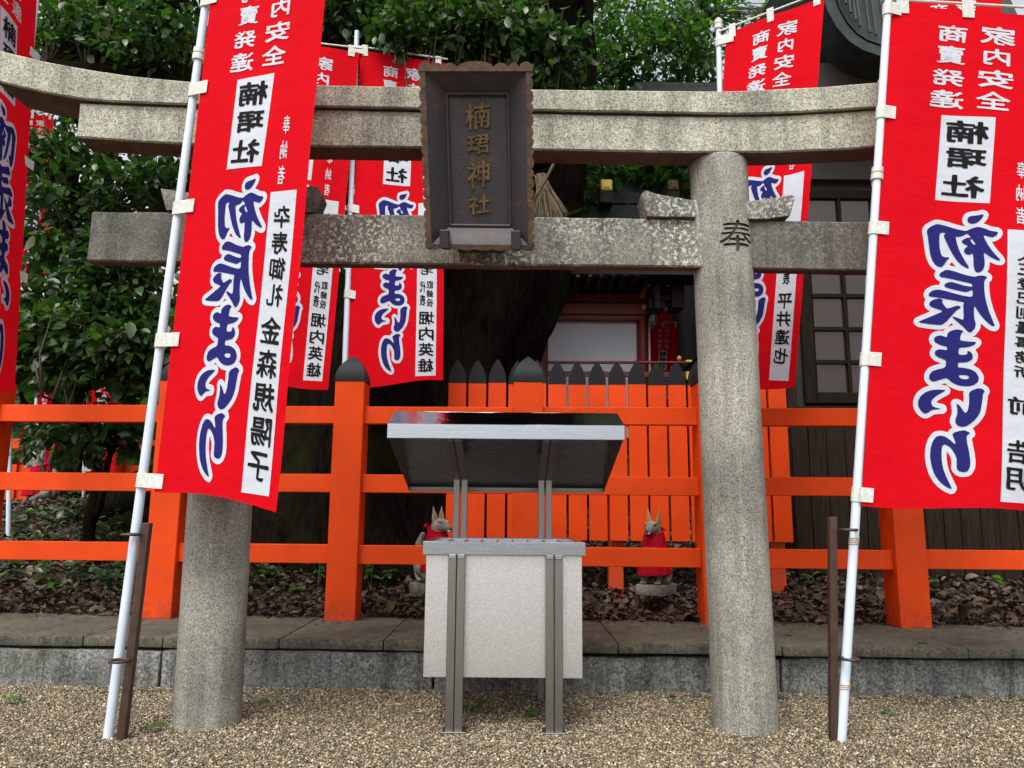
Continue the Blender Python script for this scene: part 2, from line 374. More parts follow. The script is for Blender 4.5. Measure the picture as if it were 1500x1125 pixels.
# instanced pebbles over the bed of gravel (stuff)
def gn_points(name, pts, rot, scl, mat, base=(1, .75, .6), sub=2):
    me = bpy.data.meshes.new(name); me.vertices.add(len(pts)); me.vertices.foreach_set('co', pts.astype(np.float32).ravel())
    a = me.attributes.new('rot', 'FLOAT_VECTOR', 'POINT'); a.data.foreach_set('vector', rot.astype(np.float32).ravel())
    a = me.attributes.new('scl', 'FLOAT', 'POINT'); a.data.foreach_set('value', scl.astype(np.float32))
    o = link(name, me); ng = bpy.data.node_groups.new(name, 'GeometryNodeTree')
    ng.interface.new_socket('Geometry', in_out='INPUT', socket_type='NodeSocketGeometry'); ng.interface.new_socket('Geometry', in_out='OUTPUT', socket_type='NodeSocketGeometry')
    nn = ng.nodes; gi = nn.new('NodeGroupInput'); go = nn.new('NodeGroupOutput')
    ico = nn.new('GeometryNodeMeshIcoSphere'); ico.inputs['Radius'].default_value = .5; ico.inputs['Subdivisions'].default_value = sub
    tf = nn.new('GeometryNodeTransform'); tf.inputs['Scale'].default_value = base
    ss = nn.new('GeometryNodeSetShadeSmooth'); sm = nn.new('GeometryNodeSetMaterial'); sm.inputs['Material'].default_value = mat
    ip = nn.new('GeometryNodeInstanceOnPoints')
    ra = nn.new('GeometryNodeInputNamedAttribute'); ra.data_type = 'FLOAT_VECTOR'; ra.inputs[0].default_value = 'rot'
    sa = nn.new('GeometryNodeInputNamedAttribute'); sa.data_type = 'FLOAT'; sa.inputs[0].default_value = 'scl'
    L = ng.links.new
    L(ico.outputs['Mesh'], tf.inputs['Geometry']); L(tf.outputs[0], ss.inputs[0]); L(ss.outputs[0], sm.inputs[0])
    L(gi.outputs[0], ip.inputs['Points']); L(sm.outputs[0], ip.inputs['Instance']); L(ra.outputs[0], ip.inputs['Rotation']); L(sa.outputs[0], ip.inputs['Scale'])
    L(ip.outputs[0], go.inputs[0])
    md = o.modifiers.new('scatter', 'NODES'); md.node_group = ng
    return o
n = 380000
px_ = RNG.uniform(-4.6, 4.6, n); py_ = RNG.uniform(2.7, 4.75, n)
hz = np.array([noise.noise(Vector((a*1.1, b*1.6, 3.3))) for a, b in zip(px_, py_)])
pz_ = .001 + .006*RNG.random(n) + .012*np.clip(hz+.3, 0, 1)
scl = RNG.gamma(9, .00098, n)
o = gn_points('gravel', np.stack([px_, py_, pz_], 1), RNG.uniform(0, 6.28, (n, 3))*np.array([.12, .12, 1]), scl, M['pebble'])
tag(o, kind='stuff')

# ---------------------------------------------------------------- kerb
def rough_block(name, mat, x0, x1, y0, y1, z0, z1, parent, amp=.006, sh=0, cell=.06, yaw=0.0):
    """a stone block, faces subdivided and slightly uneven; yaw turns the front line"""
    bm = bmesh.new(); bmesh.ops.create_cube(bm, size=1)
    for v in bm.verts: v.co = Vector((x0+(v.co.x+.5)*(x1-x0), y0+(v.co.y+.5)*(y1-y0), z0+(v.co.z+.5)*(z1-z0)))
    bmesh.ops.bevel(bm, geom=list(bm.edges), offset=.012, segments=2, profile=.6, affect='EDGES')
    for ax, d in ((0, x1-x0), (1, y1-y0), (2, z1-z0)):
        k = int(d/cell)
        for i in range(1, k):
            p = [x0, y0, z0]; p[ax] += d*i/k; no = [0, 0, 0]; no[ax] = 1
            bmesh.ops.bisect_plane(bm, geom=bm.verts[:]+bm.edges[:]+bm.faces[:], plane_co=p, plane_no=no)
    for v in bm.verts:
        q = v.co*9 + Vector((sh, 0, 0)); nv = noise.noise_vector(q)*amp + noise.noise_vector(v.co*3.1)*amp*1.2
        v.co += nv
        v.co.y += yaw*v.co.x
    me = bpy.data.meshes.new(name); bm.to_mesh(me); bm.free(); me.materials.append(mat)
    me.polygons.foreach_set('use_smooth', [True]*len(me.polygons)); me.set_sharp_from_angle(angle=R(40))
    return link(name, me, parent)
YAW = -.028
kerb = tag(link('kerb', None), kind='structure')
def kx(px): return P(px, 1000, 4.56).x
jx = [-6.5, -4.4, kx(231), kx(634), kx(1143), 3.6, 6.5]
for i in range(len(jx)-1):
    rough_block('kerb_stone', M['kerb'], jx[i]+.006, jx[i+1]-.006, 4.56, 4.85, -.12, .20+.006*((i*7) % 3), kerb, amp=.007, sh=i*3.7, yaw=YAW*.4)
cx_ = [-6.5, -5, -3.6, -2.45, kx(230), kx(405), kx(560), kx(905), kx(1142), 2.55, 3.9, 6.5]
for i in range(len(cx_)-1):
    rough_block('cap_slab', M['slab'], cx_[i]+.0015, cx_[i+1]-.0015, 4.53, 5.5, .222+.002*(i % 2), .278+.0015*((i*5) % 3), kerb, amp=.003, sh=50+i*2.1, cell=.12, yaw=YAW)
# mortar bed between kerb and slab
mb = MB(); mb.box(-6.5, 6.5, 4.66, 5.45, .12, .226); tag(mb.build('mortar_bed', M['soil'], kerb))

# ================================================================ VERMILION FENCE
fence = thing('post_and_rail_fence', 'vermilion wooden post and rail fence with black pointed caps on the stone kerb', 'fence')
def fy(x): return 5.28 + YAW*x
def zt(py, Y): return P(750, py, Y).z
RZ = [(.0, .0)]*3
# rail heights measured mid picture
rails = [(zt(620, 5.28), zt(594.5, 5.28)), (zt(723, 5.28), zt(696, 5.28)), (zt(828.5, 5.28), zt(800.5, 5.28))]
base_px = [(-66, 912), (227, 911), (497, 913), (772, 918), (1056, 923), (1344, 931), (1640, 938)]
posts = []
for bx, by in base_px:
    Y = 5.3
    for _ in range(4): X0 = P(bx, by, Y).x; Y = fy(X0)
    posts.append((X0, Y))
pw = .205
ztop_o = zt(560, 5.3); ztop_c = zt(519, 5.3)
def post(X0, Y):
    mb = MB(); mb.box(X0-pw/2, X0+pw/2, Y, Y+pw, .277, ztop_o)
    p = mb.build('post', M['orange'], fence, bevel=.004)
    # ogival cap: square section that narrows along a curve to a ridge
    mb = MB(); h = ztop_c-ztop_o; rings = []
    for k in range(13):
        t = k/12; w = (1-t**2.3)*(pw/2+.003) + .0015
        rings.append([(X0-w, Y+pw/2-w*.98, ztop_o+.001+h*t), (X0+w, Y+pw/2-w*.98, ztop_o+.001+h*t), (X0+w, Y+pw/2+w*.98, ztop_o+.001+h*t), (X0-w, Y+pw/2+w*.98, ztop_o+.001+h*t)])
    vs = [v for r_ in rings for v in r_]; fs = [(k*4+j, k*4+(j+1) % 4, k*4+4+(j+1) % 4, k*4+4+j) for k in range(12) for j in range(4)] + [(3, 2, 1, 0), (48, 49, 50, 51)]
    mb.add(vs, fs); mb.build('cap', M['black'], p, smooth='auto')
for X0, Y in posts: post(X0, Y)
for i in range(len(posts)-1):
    (xa, ya), (xb, yb) = posts[i], posts[i+1]
    for z0, z1 in rails:
        dz = random.uniform(-.004, .004)
        mb = MB(); a = Vector((xa+pw/2-.0, ya+.045+.03, (z0+z1)/2+dz)); b = Vector((xb-pw/2, yb+.045+.03, (z0+z1)/2+dz))
        mb.bar(a, b, .07, z1-z0, (0, 1, 0)); mb.build('rail', M['orange'], fence, bevel=.003)

# ---------------------------------------------------------------- picket fence behind
pick = thing('picket_fence', 'vermilion picket fence with black pointed tips behind the rails right of the plaque', 'fence')
PY = 6.25
def ogive(x0, x1, z0, z1, zc, y0, y1, parent, name='picket'):
    c = (x0+x1)/2; w = (x1-x0)/2
    mb = MB(); mb.box(x0, x1, y0, y1, z0, zc); p = mb.build(name, M['orange'], parent, bevel=.002)
    pts = [(x0, y0, zc+.0005), (x1, y0, zc+.0005)]
    K = 9
    for k in range(K): t = (k+.5)/K; pts.append((c+w*(1-t**2.3), y0, zc+(z1-zc)*t))
    pts.append((c, y0, z1))
    for k in reversed(range(K)): t = (k+.5)/K; pts.append((c-w*(1-t**2.3), y0, zc+(z1-zc)*t))
    mb = MB(); mb.prism(pts, (0, y1-y0, 0)); mb.build('tip', M['black'], p)
    return p
k0 = P(655, 660, PY).x; k1 = P(1159, 660, PY).x; npk = 17; pitch = (k1-k0)/npk
for i in range(npk):
    x0 = k0+i*pitch; sl = -.0*(i)
    dz = random.uniform(-.006, .006)
    ogive(x0, x0+pitch*.885, zt(791, PY), zt(527, PY)+dz, zt(562, PY)+dz, PY, PY+.03, pick)
for pa, pb in ((600, 622), (700, 722)):
    mb = MB(); mb.box(k0-.03, k1+.01, PY+.032, PY+.09, zt(pb, PY), zt(pa, PY)); mb.build('rail', M['orange_old'], pick, bevel=.003)
for bx in (903, 668, 1140):
    x = P(bx, 700, PY).x; mb = MB(); mb.box(x-.06, x+.06, PY+.093, PY+.2, .3, zt(600, PY)); mb.build('post', M['orange_old'], pick, bevel=.004)

# ================================================================ STONE TORII
torii = thing('stone_torii', 'weathered grey granite torii gate standing on the gravel over the offering box', 'torii gate')
TY = 3.86
def pillar(b0, b1, by, t0, t1, ty):
    A0, A1 = P(b0, by, TY), P(b1, by, TY); B0, B1 = P(t0, ty, TY), P(t1, ty, TY)
    cb = Vector(((A0.x+A1.x)/2, TY, -.05)); rb = (A1.x-A0.x)/2*.985
    ct = Vector(((B0.x+B1.x)/2, TY, P((t0+t1)/2, ty-11, 3.72).z-.004)); rtp = (B1.x-B0.x)/2*.985
    nn, kk = 64, 90; vs = []; 
    hs_ = list(np.linspace(0, 1, kk-3))
    rows = [(h, 1.0) for h in hs_[:-1]] + [(.995, 1.0), (.9985, .985), (1.0, .95)]
    for h, s in rows:
        c = cb.lerp(ct, h); r_ = (rb+(rtp-rb)*h)*s
        for j in range(nn):
            a = 2*math.pi*j/nn
            q = Vector((math.cos(a)*r_, math.sin(a)*r_, 0)); d = 1 + .006*noise.noise(Vector((c.x*5+q.x*9, q.y*9, c.z*4)))
            vs.append(c+q*d)
    k = len(rows); fs = [(i*nn+j, i*nn+(j+1) % nn, (i+1)*nn+(j+1) % nn, (i+1)*nn+j) for i in range(k-1) for j in range(nn)] + [tuple(range((k-1)*nn, k*nn))]
    mb = MB(); mb.add(vs, fs); o = mb.build('pillar', M['granite_pillar'], torii, smooth='auto')
    return o, cb, ct, rb, rtp
pl = pillar(255, 352, 1058, 311, 394, 235)
pr = pillar(1044, 1139, 1052, 1010, 1093, 232)

def sweep(name, mat, secs, parent, amp=.002, cell=2):
    """secs: list of (x, yf, yb, zb, zt): a rectangular section along x; rounded arrises"""
    # resample
    xs = [s[0] for s in secs]; n_ = int((xs[-1]-xs[0])/.05)+2
    arr = np.array(secs); X_ = np.linspace(xs[0], xs[-1], n_)
    cols = [np.interp(X_, arr[:, 0], arr[:, i]) for i in range(1, 5)]
    # smooth
    for _ in range(6):
        for c in cols: c[1:-1] = (c[:-2]+2*c[1:-1]+c[2:])/4
    vs = []; r_ = .008; m_ = None
    for i in range(n_):
        yf, yb, zb, z1 = [c[i] for c in cols]; ring = []
        def edge(y0, z0, y1, z1_, k):
            return [(y0+(y1-y0)*t/k, z0+(z1_-z0)*t/k) for t in range(k)]
        ring += edge(yf+r_, zb, yb-r_, zb, 5) + [(yb-r_, zb)] + edge(yb, zb+r_, yb, z1-r_, 4) + [(yb, z1-r_)] + edge(yb-r_, z1, yf+r_, z1, 5) + [(yf+r_, z1)] + edge(yf, z1-r_, yf, zb+r_, 4) + [(yf, zb+r_)]
        m_ = len(ring)
        for (y, z) in ring:
            q = Vector((X_[i]*6, y*6, z*6)); d = noise.noise_vector(q)*amp + noise.noise_vector(q*5)*amp*.6
            vs.append(Vector((X_[i], y, z))+d)
    fs = [(i*m_+j, i*m_+(j+1) % m_, (i+1)*m_+(j+1) % m_, (i+1)*m_+j) for i in range(n_-1) for j in range(m_)] + [tuple(reversed(range(m_))), tuple(range((n_-1)*m_, n_*m_))]
    mb = MB(); mb.add(vs, fs); return mb.build(name, mat, parent, smooth='auto')
# crossbeam (nuki) in three visible lengths
NF, NB = 3.78, 3.865
def nk(px, a, b): return (P(px, a, NF).x, NF, NB, P(px, b, NF).z, P(px, a, NF).z)
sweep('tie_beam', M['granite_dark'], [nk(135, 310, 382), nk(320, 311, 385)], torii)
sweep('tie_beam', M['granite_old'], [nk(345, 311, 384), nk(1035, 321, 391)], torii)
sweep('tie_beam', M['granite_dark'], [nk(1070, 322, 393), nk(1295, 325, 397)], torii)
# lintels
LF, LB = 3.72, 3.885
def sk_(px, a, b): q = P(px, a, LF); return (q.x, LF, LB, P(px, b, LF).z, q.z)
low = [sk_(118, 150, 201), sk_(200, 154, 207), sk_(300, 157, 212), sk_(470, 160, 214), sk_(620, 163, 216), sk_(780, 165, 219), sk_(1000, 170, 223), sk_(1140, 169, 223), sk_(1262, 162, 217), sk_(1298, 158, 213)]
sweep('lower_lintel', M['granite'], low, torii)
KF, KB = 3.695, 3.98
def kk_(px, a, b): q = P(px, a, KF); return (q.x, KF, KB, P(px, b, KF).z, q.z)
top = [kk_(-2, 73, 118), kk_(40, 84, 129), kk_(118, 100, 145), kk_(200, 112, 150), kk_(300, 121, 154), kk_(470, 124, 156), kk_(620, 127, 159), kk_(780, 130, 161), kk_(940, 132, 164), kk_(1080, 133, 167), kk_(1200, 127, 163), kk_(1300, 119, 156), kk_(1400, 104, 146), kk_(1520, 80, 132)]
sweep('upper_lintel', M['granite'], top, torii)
# wedges
def wedge(pts, mat, y0, y1):
    q = [P(a, b, y0) for a, b in pts]; mb = MB(); mb.prism(q, (0, y1-y0, 0)); o = mb.build('wedge', mat, torii, bevel=.008, seg=2, smooth='auto'); return o
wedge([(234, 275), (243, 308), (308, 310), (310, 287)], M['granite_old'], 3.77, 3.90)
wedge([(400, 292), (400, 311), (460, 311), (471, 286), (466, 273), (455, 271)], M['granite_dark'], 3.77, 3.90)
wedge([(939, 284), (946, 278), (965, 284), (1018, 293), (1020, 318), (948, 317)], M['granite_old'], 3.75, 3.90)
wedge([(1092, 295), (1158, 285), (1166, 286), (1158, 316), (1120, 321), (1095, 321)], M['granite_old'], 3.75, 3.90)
# mortar smears where beam meets the pillar
def smear(pts, y0):
    mb = MB(); mb.tube([P(a, b, y0) for a, b, r_ in pts], [r_ for a, b, r_ in pts], 8); mb.build('mortar_seam', M['mortar'], torii, smooth=True)
smear([(1016, 294, .012), (1020, 312, .02), (1022, 340, .014), (1024, 384, .008)], 3.79)
smear([(980, 317, .006), (1000, 316, .012), (1019, 312, .016)], 3.775)
smear([(1096, 318, .008), (1099, 345, .01), (1102, 392, .006)], 3.79)

# carved character on the right pillar
TXT = {}
def contour_mesh(D, lo, h, level):
    """marching squares: the region D < level of a grid as a 2D mesh"""
    Fv = D-level; V_ = []; F_ = []; idx = {}; neg = Fv < 0
    def vid(key, pt):
        if key not in idx: idx[key] = len(V_); V_.append(pt)
        return idx[key]
    js, is_ = np.nonzero(neg[:-1, :-1] | neg[1:, :-1] | neg[:-1, 1:] | neg[1:, 1:])
    for j, i in zip(js.tolist(), is_.tolist()):
        cs = [(i, j), (i+1, j), (i+1, j+1), (i, j+1)]; poly = []
        for k in range(4):
            (xa, ya), (xb, yb) = cs[k], cs[(k+1) % 4]; fa, fb = Fv[ya, xa], Fv[yb, xb]
            if fa < 0: poly.append(vid((xa, ya), (lo[0]+h*xa, lo[1]+h*ya)))
            if (fa < 0) != (fb < 0):
                t = fa/(fa-fb); key = (min(xa, xb), min(ya, yb), 'h' if ya == yb else 'v')
                poly.append(vid(key, (lo[0]+h*(xa+(xb-xa)*t), lo[1]+h*(ya+(yb-ya)*t))))
        if len(poly) >= 3: F_.append(tuple(poly))
    return np.array(V_), F_
def seg_field(A, B, X2, Y2):
    """unsigned distance and even-odd inside test against segments"""
    D = np.full(X2.shape, 9.0); ins = np.zeros(X2.shape, bool)
    for a, b in zip(A, B):
        ab = b-a; L2 = (ab*ab).sum()+1e-12
        t = np.clip(((X2-a[0])*ab[0]+(Y2-a[1])*ab[1])/L2, 0, 1)
        D = np.minimum(D, np.hypot(X2-a[0]-t*ab[0], Y2-a[1]-t*ab[1]))
        if a[1] != b[1]: ins ^= ((a[1] > Y2) != (b[1] > Y2)) & (X2 < (b[0]-a[0])*(Y2-a[1])/(b[1]-a[1])+a[0])
    return D, ins
def glyph(ch, bold=.0, res=52, brush=.9):
    k = (ch, bold)
    if k in TXT: return TXT[k]
    c = bpy.data.curves.new('glyph', 'FONT'); c.body = ch; c.size = 1; c.resolution_u = 3
    o = bpy.data.objects.new('glyph', c); COL.objects.link(o)
    dg = bpy.context.evaluated_depsgraph_get(); me = bpy.data.meshes.new_from_object(o.evaluated_get(dg))
    bm = bmesh.new(); bm.from_mesh(me); bmesh.ops.remove_doubles(bm, verts=bm.verts, dist=1e-5)
    es = [e for e in bm.edges if len(e.link_faces) == 1]
    A = np.array([e.verts[0].co[:2] for e in es]); B = np.array([e.verts[1].co[:2] for e in es]); bm.free()
    # brush lean: strokes rise to the right a little
    for q in (A, B): q[:, 1] += .07*(q[:, 0]-.5)*brush
    lo = np.minimum(A.min(0), B.min(0))-.06; hi = np.maximum(A.max(0), B.max(0))+.06; h = (hi-lo).max()/res
    X2, Y2 = np.meshgrid(lo[0]+h*np.arange(int((hi[0]-lo[0])/h)+2), lo[1]+h*np.arange(int((hi[1]-lo[1])/h)+2))
    D, ins = seg_field(A, B, X2, Y2); D = np.where(ins, -D, D)
    sd0 = sum(map(ord, ch)) % 97
    wob = np.array([[noise.noise(Vector((x_*3.2+sd0, y_*3.2, sd0))) for x_ in X2[0]] for y_ in Y2[:, 0]])
    D = D - wob*.024*brush
    v, f = contour_mesh(D, lo, h, bold)
    l2, h2 = v.min(0), v.max(0); v = (v-l2)/(h2-l2); v[:, 1] = 1-v[:, 1]
    bpy.data.objects.remove(o); bpy.data.curves.remove(c); bpy.data.meshes.remove(me)
    TXT[k] = (v, f); return TXT[k]
def solidglyph(ch, bold, fn, depth_fn, name, mat, parent, d=.006):
    v, f = glyph(ch, bold); bm = bmesh.new()
    vs = [bm.verts.new((a, b, 0)) for a, b in v]
    for q in f:
        try: bm.faces.new([vs[i] for i in q])
        except ValueError: pass
    bmesh.ops.remove_doubles(bm, verts=bm.verts, dist=1e-5)
    ext = bmesh.ops.extrude_face_region(bm, geom=bm.faces[:])
    up_ = set(e for e in ext['geom'] if isinstance(e, bmesh.types.BMVert))
    for x in bm.verts: x.co = fn(x.co.x, x.co.y, depth_fn if x in up_ else 0)
    bmesh.ops.recalc_face_normals(bm, faces=bm.faces)
    me = bpy.data.meshes.new(name); bm.to_mesh(me); bm.free(); me.materials.append(mat); return link(name, me, parent)
def on_pillar(u, v, d):
    q = P(1043+(1094-1043)*u, 337+(381-337)*v, TY)
    h = (q.z-pr[1].z)/(pr[2].z-pr[1].z); c = pr[1].lerp(pr[2], h); r_ = pr[3]+(pr[4]-pr[3])*h
    dx = max(-r_*.97, min(r_*.97, q.x-c.x)); a = math.sqrt(r_*r_-dx*dx)
    return Vector((c.x+dx, c.y-a-.0012-d, q.z))
M['carve'] = simple('carved_groove_stone', (.045, .041, .034), .95)
def carve(ch, target, fn, mat):
    """cut the strokes of a character out of a mesh"""
    v, f = glyph(ch, .006); bm = bmesh.new(); vs = [bm.verts.new((a, b, 0)) for a, b in v]
    for q in f:
        try: bm.faces.new([vs[i] for i in q])
        except ValueError: pass
    ext = bmesh.ops.extrude_face_region(bm, geom=bm.faces[:]); top_ = set(e for e in ext['geom'] if isinstance(e, bmesh.types.BMVert))
    for x in bm.verts: x.co = fn(x.co.x, x.co.y, .02 if x in top_ else -.011)
    bmesh.ops.recalc_face_normals(bm, faces=bm.faces)
    me = bpy.data.meshes.new('cutter'); bm.to_mesh(me); bm.free(); me.materials.append(mat); c = bpy.data.objects.new('cutter', me); COL.objects.link(c)
    md = target.modifiers.new('carve', 'BOOLEAN'); md.object = c; md.operation = 'DIFFERENCE'; md.solver = 'EXACT'; md.material_mode = 'TRANSFER'
    dg = bpy.context.evaluated_depsgraph_get(); nm = bpy.data.meshes.new_from_object(target.evaluated_get(dg))
    target.modifiers.clear()
    if len(nm.polygons) > 500: target.data = nm; nm.set_sharp_from_angle(angle=R(38)); nm.name = 'pillar'
    bpy.data.objects.remove(c)
carve('奉', pr[0], on_pillar, M['carve'])

# ================================================================ NAME PLAQUE
plq = thing('shrine_name_plaque', 'dark rusted iron shrine name plaque with scalloped rim hanging from the lintel', 'plaque')
TLp, TRp = P(619, 104, 3.36), P(776, 104, 3.36); BLp, BRp = P(629, 364, 3.62), P(779, 366, 3.62)
pn = (TRp-TLp).cross(TLp-BLp).normalized()
if pn.y > 0: pn = -pn
def pq(s, t, n_=0):
    """s 0..1 across, t 0..1 down"""
    return TLp.lerp(TRp, s).lerp(BLp.lerp(BRp, s), t) + pn*n_
i0, i1, j0, j1 = .215, .795, .125, .865
# sloping surround
def strip(mb, outer, inner, no, ni, k=8):
    vs = []
    for i in range(k+1):
        a = i/k
        for b in range(5):
            t = b/4; s_ = outer[0][0]+(outer[1][0]-outer[0][0])*a; t_ = outer[0][1]+(outer[1][1]-outer[0][1])*a
            s2 = inner[0][0]+(inner[1][0]-inner[0][0])*a; t2 = inner[0][1]+(inner[1][1]-inner[0][1])*a
            e = t**1.3
            vs.append(pq(s_+(s2-s_)*t, t_+(t2-t_)*t, no+(ni-no)*e))
    mb.add(vs, [(i*5+b, i*5+b+1, i*5+b+6, i*5+b+5) for i in range(k) for b in range(4)])
mb = MB()
strip(mb, [(0, 0), (1, 0)], [(i0, j0), (i1, j0)], .075, .0)
strip(mb, [(1, 0), (1, 1)], [(i1, j0), (i1, j1)], .075, .0)
strip(mb, [(1, 1), (0, 1)], [(i1, j1), (i0, j1)], .075, .0)
strip(mb, [(0, 1), (0, 0)], [(i0, j1), (i0, j0)], .075, .0)
# back shell
b4 = [pq(0, 0, .074), pq(1, 0, .074), pq(1, 1, .074), pq(0, 1, .074)]; b5 = [pq(.03, .02, -.03), pq(.97, .02, -.03), pq(.97, .98, -.03), pq(.03, .98, -.03)]
mb.add(b4+b5, [(0, 1, 5, 4), (1, 2, 6, 5), (2, 3, 7, 6), (3, 0, 4, 7), (4, 5, 6, 7)])
mb.build('surround', M['iron'], plq, smooth='auto')
mb = MB(); K = 24
vs = [pq(i0+(i1-i0)*i/K, j0+(j1-j0)*j/K, -.008) for j in range(K+1) for i in range(K+1)]
mb.add(vs, [(j*(K+1)+i, j*(K+1)+i+1, (j+1)*(K+1)+i+1, (j+1)*(K+1)+i) for j in range(K) for i in range(K)])
mb.build('panel', M['iron'], plq)
for a, b in (((i0, j0), (i1, j0)), ((i1, j0), (i1, j1)), ((i0, j1), (i1, j1)), ((i0, j0), (i0, j1))):
    mb = MB(); mb.tube([pq(*a, .004), pq(*b, .004)], .0085, 8); mb.build('inner_frame', M['iron'], plq, smooth='auto')
# scalloped rim: lobes
def lobe(a, b, out, sz, thick=.02):
    a = Vector(a); b = Vector(b); m_ = 10; vs = []
    L_ = (b-a); o_ = Vector(out)
    ring = []
    for k in range(m_+1):
        t = k/m_; bul = math.sin(math.pi*t)**.55*sz
        ring.append(a+L_*t+o_*bul)
    inner = [a+L_*(k/m_)-o_*.020 for k in range(m_+1)]
    vs = []
    for k in range(m_+1):
        vs += [inner[k]+pn*thick*.35, ring[k]+pn*thick*.2, ring[k]-pn*thick*.8, inner[k]-pn*thick]
    fs = [(k*4+j, k*4+(j+1) % 4, k*4+4+(j+1) % 4, k*4+4+j) for k in range(m_) for j in range(4)] + [(0, 1, 2, 3), (m_*4+3, m_*4+2, m_*4+1, m_*4)]
    mb = MB(); mb.add(vs, fs); mb.build('scallop', M['rust'], plq, smooth='auto')
sd_ = (TRp-TLp).normalized(); ud_ = (TLp-BLp).normalized()
cuts = [0, .055, .12, .19, .25, .32, .375, .425, .48, .55, .6, .66, .72, .78, .84, .9, .95, 1]
for k in range(len(cuts)-1):
    lobe(pq(0, cuts[k], .072), pq(0, cuts[k+1], .072), -sd_, .013)
    lobe(pq(1, cuts[k], .072), pq(1, cuts[k+1], .072), sd_, .013)
tc = [-.02, .1, .2, .33, .67, .8, .9, 1.02]
for k in range(len(tc)-1): lobe(pq(tc[k], 0, .074), pq(tc[k+1], 0, .074), ud_, .018+(.008 if k == 3 else 0) + (.006 if k in (0, 6) else 0))
tc = [-.02, .12, .3, .45, .62, .8, .9, 1.02]
for k in range(len(tc)-1): lobe(pq(tc[k], 1, .07), pq(tc[k+1], 1, .07), -ud_, .008)
for s0 in (.12, .80):
    A = [pq(s0, .895, .02), pq(s0+.09, .895, .02), pq(s0+.09, 1.0, .02), pq(s0, 1.0, .02)]
    mb = MB(); mb.prism(A, pn*.085); mb.build('bracket', M['iron'], plq, bevel=.004)
chars = [('楠', 682, 151, 718, 190), ('珺', 684, 197, 717, 226), ('神', 685, 235, 718, 277), ('社', 686, 284, 719, 314)]
def plane_hit(px, py, n_):
    d = fw + rt*((px-750)/F_PX) + up*((562.5-py)/F_PX); o_ = TLp+pn*n_
    return CAM + d*((o_-CAM).dot(pn)/d.dot(pn))
for ch, xa, ya, xb, yb in chars:
    fn = lambda u, v, d, xa=xa, ya=ya, xb=xb, yb=yb: plane_hit(xa+(xb-xa)*u+(1-u)*0, ya+(yb-ya)*(v+.06*(.5-u)), -.008)+pn*d
    solidglyph(ch, .014, fn, .009, 'character', M['bronze'], plq)
mb = MB(); mb.tube([pq(.5, .165, -.006), pq(.5, .165, .0)], .006, 10); mb.build('nail', M['iron'], plq)
for s in (.25, .75):
    a = pq(s, .12, -.03); mb = MB(); mb.tube([a, Vector((a.x, 3.72, a.z-.02))], .012, 8); mb.build('hanger', M['stake'], plq)
a = pq(.5, .93, -.03); mb = MB(); mb.box(a.x-.12, a.x+.12, a.y-.005, 3.78, a.z-.03, a.z+.02); mb.build('rest_block', M['darkwood'], plq, bevel=.004)

